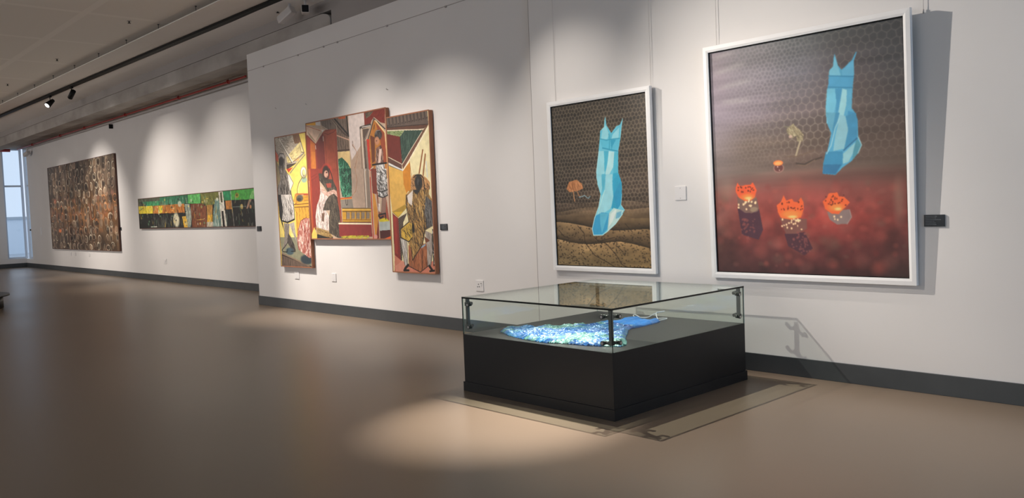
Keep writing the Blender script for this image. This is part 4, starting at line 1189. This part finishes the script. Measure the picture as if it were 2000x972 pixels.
# ================= ceiling services =================
e=empty('lighting_track',(0,0,4.895),'long black lighting track running along the plaster soffit','lighting track')
w=MB(); w.slab([(tx0,ty0-.055),(tx1,ty1-.055),(tx1,ty1+.055),(tx0,ty0+.055)],-.05,0); w.build('rail','black',e)
w=MB(); w.slab([(tx0,ty0-.006),(tx1,ty1-.006),(tx1,ty1+.006),(tx0,ty0+.006)],-.052,-.0495); w.build('contact_slot','black',e)
def tracklamp(x,direction,flare,label,lit):
    d=Vector(direction).normalized(); y=tyl(x); e=empty('track_spotlight',(x,y,4.845),label,'spotlight')
    MB().box(-.07,.07,-.025,.025,-.033,-.003,.004).build('adapter','black',e)
    MB().cyl((0,0,-.03),(0,0,-.12),.009,seg=10).build('stem','black',e)
    c=Vector((0,0,-.17)); a=c-d*.11; b=c+d*.12
    body=MB().cyl(a,b,.058 if not flare else .045,.058 if not flare else .082,seg=28).build('lamp_body','black',e)
    MB().cyl(b-d*.004,b+d*.004,.050 if not flare else .062,seg=28).build('lens','lamp' if lit else 'whitem',body)
tracklamp(-22.0,(-.75,-.15,-.62),False,'black cylindrical track spotlight pointing down and away, right one of two','lamp' and True)
tracklamp(-23.75,(.25,-.72,-.64),True,'black flared track spotlight with bright lens showing, left one of two',True)
def camera_box(name,loc,rz,tilt,label,front='black'):
    e=empty(name,loc,label,'security camera',rz); 
    b=MB().box(-.06,.06,-.16,.16,-.06,.06,.018).build('housing','whitem',e); b.rotation_euler=(tilt,0,0)
    f=MB().box(-.050,.050,-.175,-.158,-.050,.050,.012).build('lens_face',front,b)
    MB().cyl((0,.05,.05),(0,.08,.17),.018,seg=12).cyl((0,.08,.165),(0,.08,.18),.045,seg=16).build('bracket','whitem',e)
    return e
camera_box('security_camera',(-11.46,-.14,4.66),1.05,.12,'white ceiling camera with square black face pointing at the viewer above the projecting wall')
camera_box('security_camera',(-11.96,-.19,4.67),-1.3,.45,'white ceiling camera turned away to the left above the projecting wall','whitem')
camera_box('security_camera',(-34.0,Y2-.17,4.15),-1.35,.30,'white camera with black lens at the top of the far corner window')
# fire pipe with brackets, and a pale conduit under it
e=empty('fire_pipe',(-26,1.04,4.395),'long red sprinkler pipe along the top of the far wall','pipe')
P0=[(-9.2,0,0),(9.93,0,0)]
MB().tube([(-9.2,0,0),(0,0,0),(9.80,0,0),(9.90,0,.002),(9.925,0,.008),(9.93,0,.022)],.021,12).build('pipe_run','red',e)
for x in (-7,-3.5,-.9,2.7,6.4,9.1):
    q=MB(); q.cyl((x,0,-.03),(x,0,.049),.008,seg=8); q.box(x-.02,x+.02,-.034,.034,-.034,.034,.006); q.build('pipe_clamp','red',e)
q=MB().tube([(-35.2,-2.0,4.35),(-35.2,.80,4.35)],.055,14).build('main_pipe','red'); tag(q,'thick red pipe crossing in front of the far corner window top','pipe')
q=MB().tube([(0,0,0),(18.6,0,-.02)],.012,8).build('cable_conduit','conduit',loc=(-34.8,Y2-.06,4.36)); tag(q,'thin pale cable conduit just below the red pipe on the far wall','conduit')
q=MB().box(-.03,.03,-.10,0,-.06,.06,.01).build('wall_sensor','black',loc=(-25.0,Y2,4.26)); tag(q,'small black sensor under the pipe above the large brown painting','sensor')
for x,y,z,lb in [(-14.61,-1.66,4.90,'small dark sprinkler head on the perforated ceiling, nearer of the two dark ones'),(-18.69,-1.73,4.90,'small dark sprinkler head on the perforated ceiling, farther of the two dark ones'),(-22.5,-1.83,4.90,'faint sprinkler head on the perforated ceiling at its far left'),(-12.41,-.10,4.842,'small sprinkler head on the smooth soffit beside the white cameras')]:
    e=empty('sprinkler_head',(x,y,z),lb,'sprinkler')
    MB().cyl((0,0,-.004),(0,0,0),.035,seg=16).build('escutcheon','rail',e); MB().cyl((0,0,-.035),(0,0,-.004),.010,seg=10).cyl((0,0,-.040),(0,0,-.035),.026,seg=14).build('nozzle','black',e)
# ================= round bench at the left edge =================
e=empty('round_platform',(-18.8,-3.98,0),'dark round low platform with overhanging top at the left edge of the room','platform')
MB().cyl((0,0,0),(0,0,.23),1.02,seg=64).build('base','plinth',e); MB().cyl((0,0,.23),(0,0,.26),1.13,seg=64).build('top','base',e)

# ================= display case =================
L_,W_=1.6487,1.752; ZB,ZT=.485,.8053; th=.01152; hx,hy=L_/2,W_/2
case=empty('display_case',(-4.6963,-1.2653,0),'low black museum display case with glass cover standing on the floor','display case',th)
MB().box(-hx,hx,-hy,hy,.0797,ZB,.0015).build('plinth','plinth',case)
MB().box(-hx-.01,hx+.01,-hy-.01,hy+.01,0,.0797,.0015).build('kickboard','plinth',case)
G=.008; ZL=ZT-.014
def gpanel(name,x0,x1,y0,y1,z0,z1,thin,edge='gedge'):
    w=MB(); w.box(x0,x1,y0,y1,z0,z1)
    w.bm.faces.ensure_lookup_table()
    for f in w.bm.faces:
        n=f.normal if f.normal.length else f.calc_center_median()
        f.normal_update(); f.material_index=0 if abs(f.normal[thin])>.5 else 1
    return w.build(name,['glass',edge],case)
gpanel('glass_lid',-hx-.001,hx+.001,-hy-.001,hy+.001,ZL,ZT,2,'edge')
gpanel('glass_panel',-hx,hx,-hy,-hy+G,ZB,ZL,1,'edge'); gpanel('glass_panel',-hx,hx,hy-G,hy,ZB,ZL,1)
gpanel('glass_panel',hx-G,hx,-hy+G,hy-G,ZB,ZL,0,'edge'); gpanel('glass_panel',-hx,-hx+G,-hy+G,hy-G,ZB,ZL,0)
for sx in (-1,1):
    for sy in (-1,1):
        cx,cy=sx*(hx-.034),sy*(hy-.034)
        p=MB().box(cx-.013,cx+.013,cy-.013,cy+.013,ZB+.050,ZL-.001,.003).build('corner_post','grey',case)
        for z in (.552,.742):
            q=MB()
            kx,ky=sx*(hx-.084),sy*(hy-.084)
            for (a,b,nrm) in [((kx,sy*(hy-G-.001)),(kx,sy*(hy+.012)),1),((sx*(hx-G-.001),ky),(sx*(hx+.012),ky),0)]:
                if nrm: q.cyl((kx,sy*(hy-G-.022),z),(kx,sy*(hy-G-.001),z),.014,seg=20); q.cyl((kx,sy*hy,z),(kx,sy*(hy+.011),z),.017,seg=24); q.cyl((kx,sy*(hy+.011),z),(kx,sy*(hy+.013),z),.010,seg=16,mi=1)
                else: q.cyl((sx*(hx-G-.022),ky,z),(sx*(hx-G-.001),ky,z),.014,seg=20); q.cyl((sx*hx,ky,z),(sx*(hx+.011),ky,z),.017,seg=24); q.cyl((sx*(hx+.011),ky,z),(sx*(hx+.013),ky,z),.010,seg=16,mi=1)
            q.cyl((cx,cy,z),(kx,sy*(hy-G-.014),z),.012,seg=12); q.cyl((cx,cy,z),(sx*(hx-G-.014),ky,z),.012,seg=12); q.box(cx-.018,cx+.018,cy-.018,cy+.018,z-.016,z+.016,.004)
            q.build('clamp',['grey','screw'],p)

# ================= sequinned dress inside the case =================
OUT=[(-0.638,-0.622),(-0.700,-0.491),(-0.690,-0.391),(-0.621,-0.32),(-0.486,-0.330),(-0.481,-0.2),(-0.401,-0.139),(-0.398,-0.069),(-0.307,-0.06),(-0.297,-0.007),(-0.265,0.031),(-0.214,0.063),(-0.186,0.195),(-0.226,0.282),(-0.176,0.326),(-0.164,0.404),(-0.198,0.542),(-0.149,0.645),(-0.108,0.655),(-0.07,0.62),(-0.017,0.559),(0.042,0.551),(0.052,0.64),(0.103,0.645),(0.181,0.557),(0.205,0.417),(0.214,0.246),(0.214,0.119),(0.243,0.032),(0.361,-0.122),(0.495,-0.319),(0.62,-0.452),(0.695,-0.556),(0.701,-0.631),(0.564,-0.707),(0.456,-0.744),(0.326,-0.759),(0.209,-0.784),(0.135,-0.822),(-0.024,-0.82),(-0.149,-0.803),(-0.255,-0.776),(-0.413,-0.733),(-0.57,-0.652)]
def dress():
    e=empty('sequinned_dress',(-4.6963,-1.2653,ZB),'shiny blue and mint sequinned dress laid flat inside the glass display case','dress',th)
    PO=np.array(OUT); step=.0065; x=np.arange(-.72,.72,step); y=np.arange(-.84,.68,step); X,Yg=np.meshgrid(x,y); r=np.random.RandomState(4)
    X=X+r.uniform(-.3,.3,X.shape)*step; Yg=Yg+r.uniform(-.3,.3,X.shape)*step
    m=np.zeros(X.shape,bool); D=np.full(X.shape,9.)
    for i in range(len(PO)):
        (x0,y0),(x1,y1)=PO[i],PO[i-1]
        if y0!=y1: m^=((y0>Yg)!=(y1>Yg))&(X<(x1-x0)*(Yg-y0)/(y1-y0)+x0)
        dx,dy=x1-x0,y1-y0; t=np.clip(((X-x0)*dx+(Yg-y0)*dy)/(dx*dx+dy*dy+1e-9),0,1); D=np.minimum(D,np.hypot(X-x0-t*dx,Yg-y0-t*dy))
    body=np.clip((Yg-.12)/.15,0,1)
    f=fbm(X*9+5,Yg*5+5,3,4); f2=fbm(X*30+9,Yg*22+9,8,3); rid=1-np.abs(2*fbm(X*11+20,Yg*6+20,5,3)-1)
    Hh=np.clip(D/.035,0,1)**.6*(.006+(.016*f+.022*np.clip(rid-.6,0,1)*2+.012*f2)*(1-.45*body)+.008*body)
    Hh=Hh+r.uniform(-.5,.5,X.shape)*.0030*(1-.7*body)*(D>.01)
    Hh=np.maximum(Hh,.002)
    # colours: mint skirt with azure bands, blue bodice
    mint=np.array([.115,.29,.27]); sky=np.array([.012,.15,.38]); deep=np.array([.004,.08,.34]); vio=np.array([.03,.06,.28]); bod=np.array([.01,.19,.62])
    u=X*.62+Yg*.78; w_=X*.78-Yg*.62; s=fbm(w_*9+3,u*3+3,21,3)+.16*fbm(w_*30,u*9,26,2); k=np.clip((s-.50)*9,0,1)[...,None]; k2=np.clip((fbm(w_*12+50,u*4+9,31,3)-.54)*10,0,1)[...,None]
    C=mint*(1-k)+sky*k; C=C*(1-k2)+deep*k2*.7+sky*k2*.3
    kv=np.clip(1-np.abs(Yg-.10)/.08,0,1)[...,None]*.8*np.clip((X+.1)*6,0,1)[...,None]; C=C*(1-kv)+vio*kv
    kb=np.clip((Yg-.14+.1*(f-.5))/.06,0,1)[...,None]; C=C*(1-kb)+bod*(.75+.5*f[...,None])*kb
    pat=r.rand(*X.shape); C=np.where(((pat>.93)&(Yg<.15))[...,None],np.array([.32,.42,.45]),C); C=np.where(((pat<.06)&(Yg<.15))[...,None],C*.45,C)
    bm=bmesh.new(); cl=bm.verts.layers.float_color.new('paint'); ids={}
    def V(i,j):
        if (i,j) not in ids:
            v=bm.verts.new((X[i,j],Yg[i,j],Hh[i,j])); v[cl]=(*C[i,j],1); ids[i,j]=v
        return ids[i,j]
    for i in range(X.shape[0]-1):
        for j in range(X.shape[1]-1):
            if m[i,j] and m[i+1,j] and m[i,j+1] and m[i+1,j+1]:
                a,b,c,d=V(i,j),V(i,j+1),V(i+1,j+1),V(i+1,j); bm.faces.new((a,b,c)); bm.faces.new((a,c,d))
    be=[ed for ed in bm.edges if ed.is_boundary]; r_=bmesh.ops.extrude_edge_only(bm,edges=be)
    for g in r_['geom']:
        if isinstance(g,bmesh.types.BMVert): g.co.z=.0005
    for f_ in bm.faces: f_.smooth=f_.calc_center_median().y>.16
    me=bpy.data.meshes.new('gown'); bm.to_mesh(me); bm.free()
    mt=mat('sequin_fabric',(.2,.5,.8),.34,.1,.5); nt=mt.node_tree; a=nt.nodes.new('ShaderNodeAttribute'); a.attribute_name='paint'; nt.links.new(a.outputs['Color'],nt.nodes['Principled BSDF'].inputs['Base Color']); me.materials.append(mt)
    o=bpy.data.objects.new('gown',me); COL.objects.link(o); o.parent=e
    M['strap']=mat('pale_strap',(.75,.80,.85),.5)
    def smooth(P):
        P=[Vector(q) for q in P]; R=[]
        for i in range(len(P)-1):
            a=P[max(i-1,0)];b=P[i];c=P[i+1];d=P[min(i+2,len(P)-1)]
            for k in range(5):
                t=k/5; R.append(.5*((2*b)+(c-a)*t+(2*a-5*b+4*c-d)*t*t+(3*b-a-3*c+d)*t**3))
        return R+[P[-1]]
    for P in ([(-.108,.64,.012),(-.226,.74,.012),(-.268,.76,.014),(-.249,.714,.012),(-.184,.663,.012),(-.1,.653,.012),(-.03,.66,.02),(.02,.69,.05),(.04,.76,.058),(.05,.80,.06)],
              [(.12,.60,.012),(.07,.645,.05),(.03,.71,.06),(.03,.77,.062),(.04,.81,.062)],
              [(.150,.58,.012),(.190,.62,.020),(.16,.68,.020),(.120,.67,.018),(.07,.655,.014)]):
        MB().tube(smooth(P),.0035,8).build('strap','strap',e)
dress()
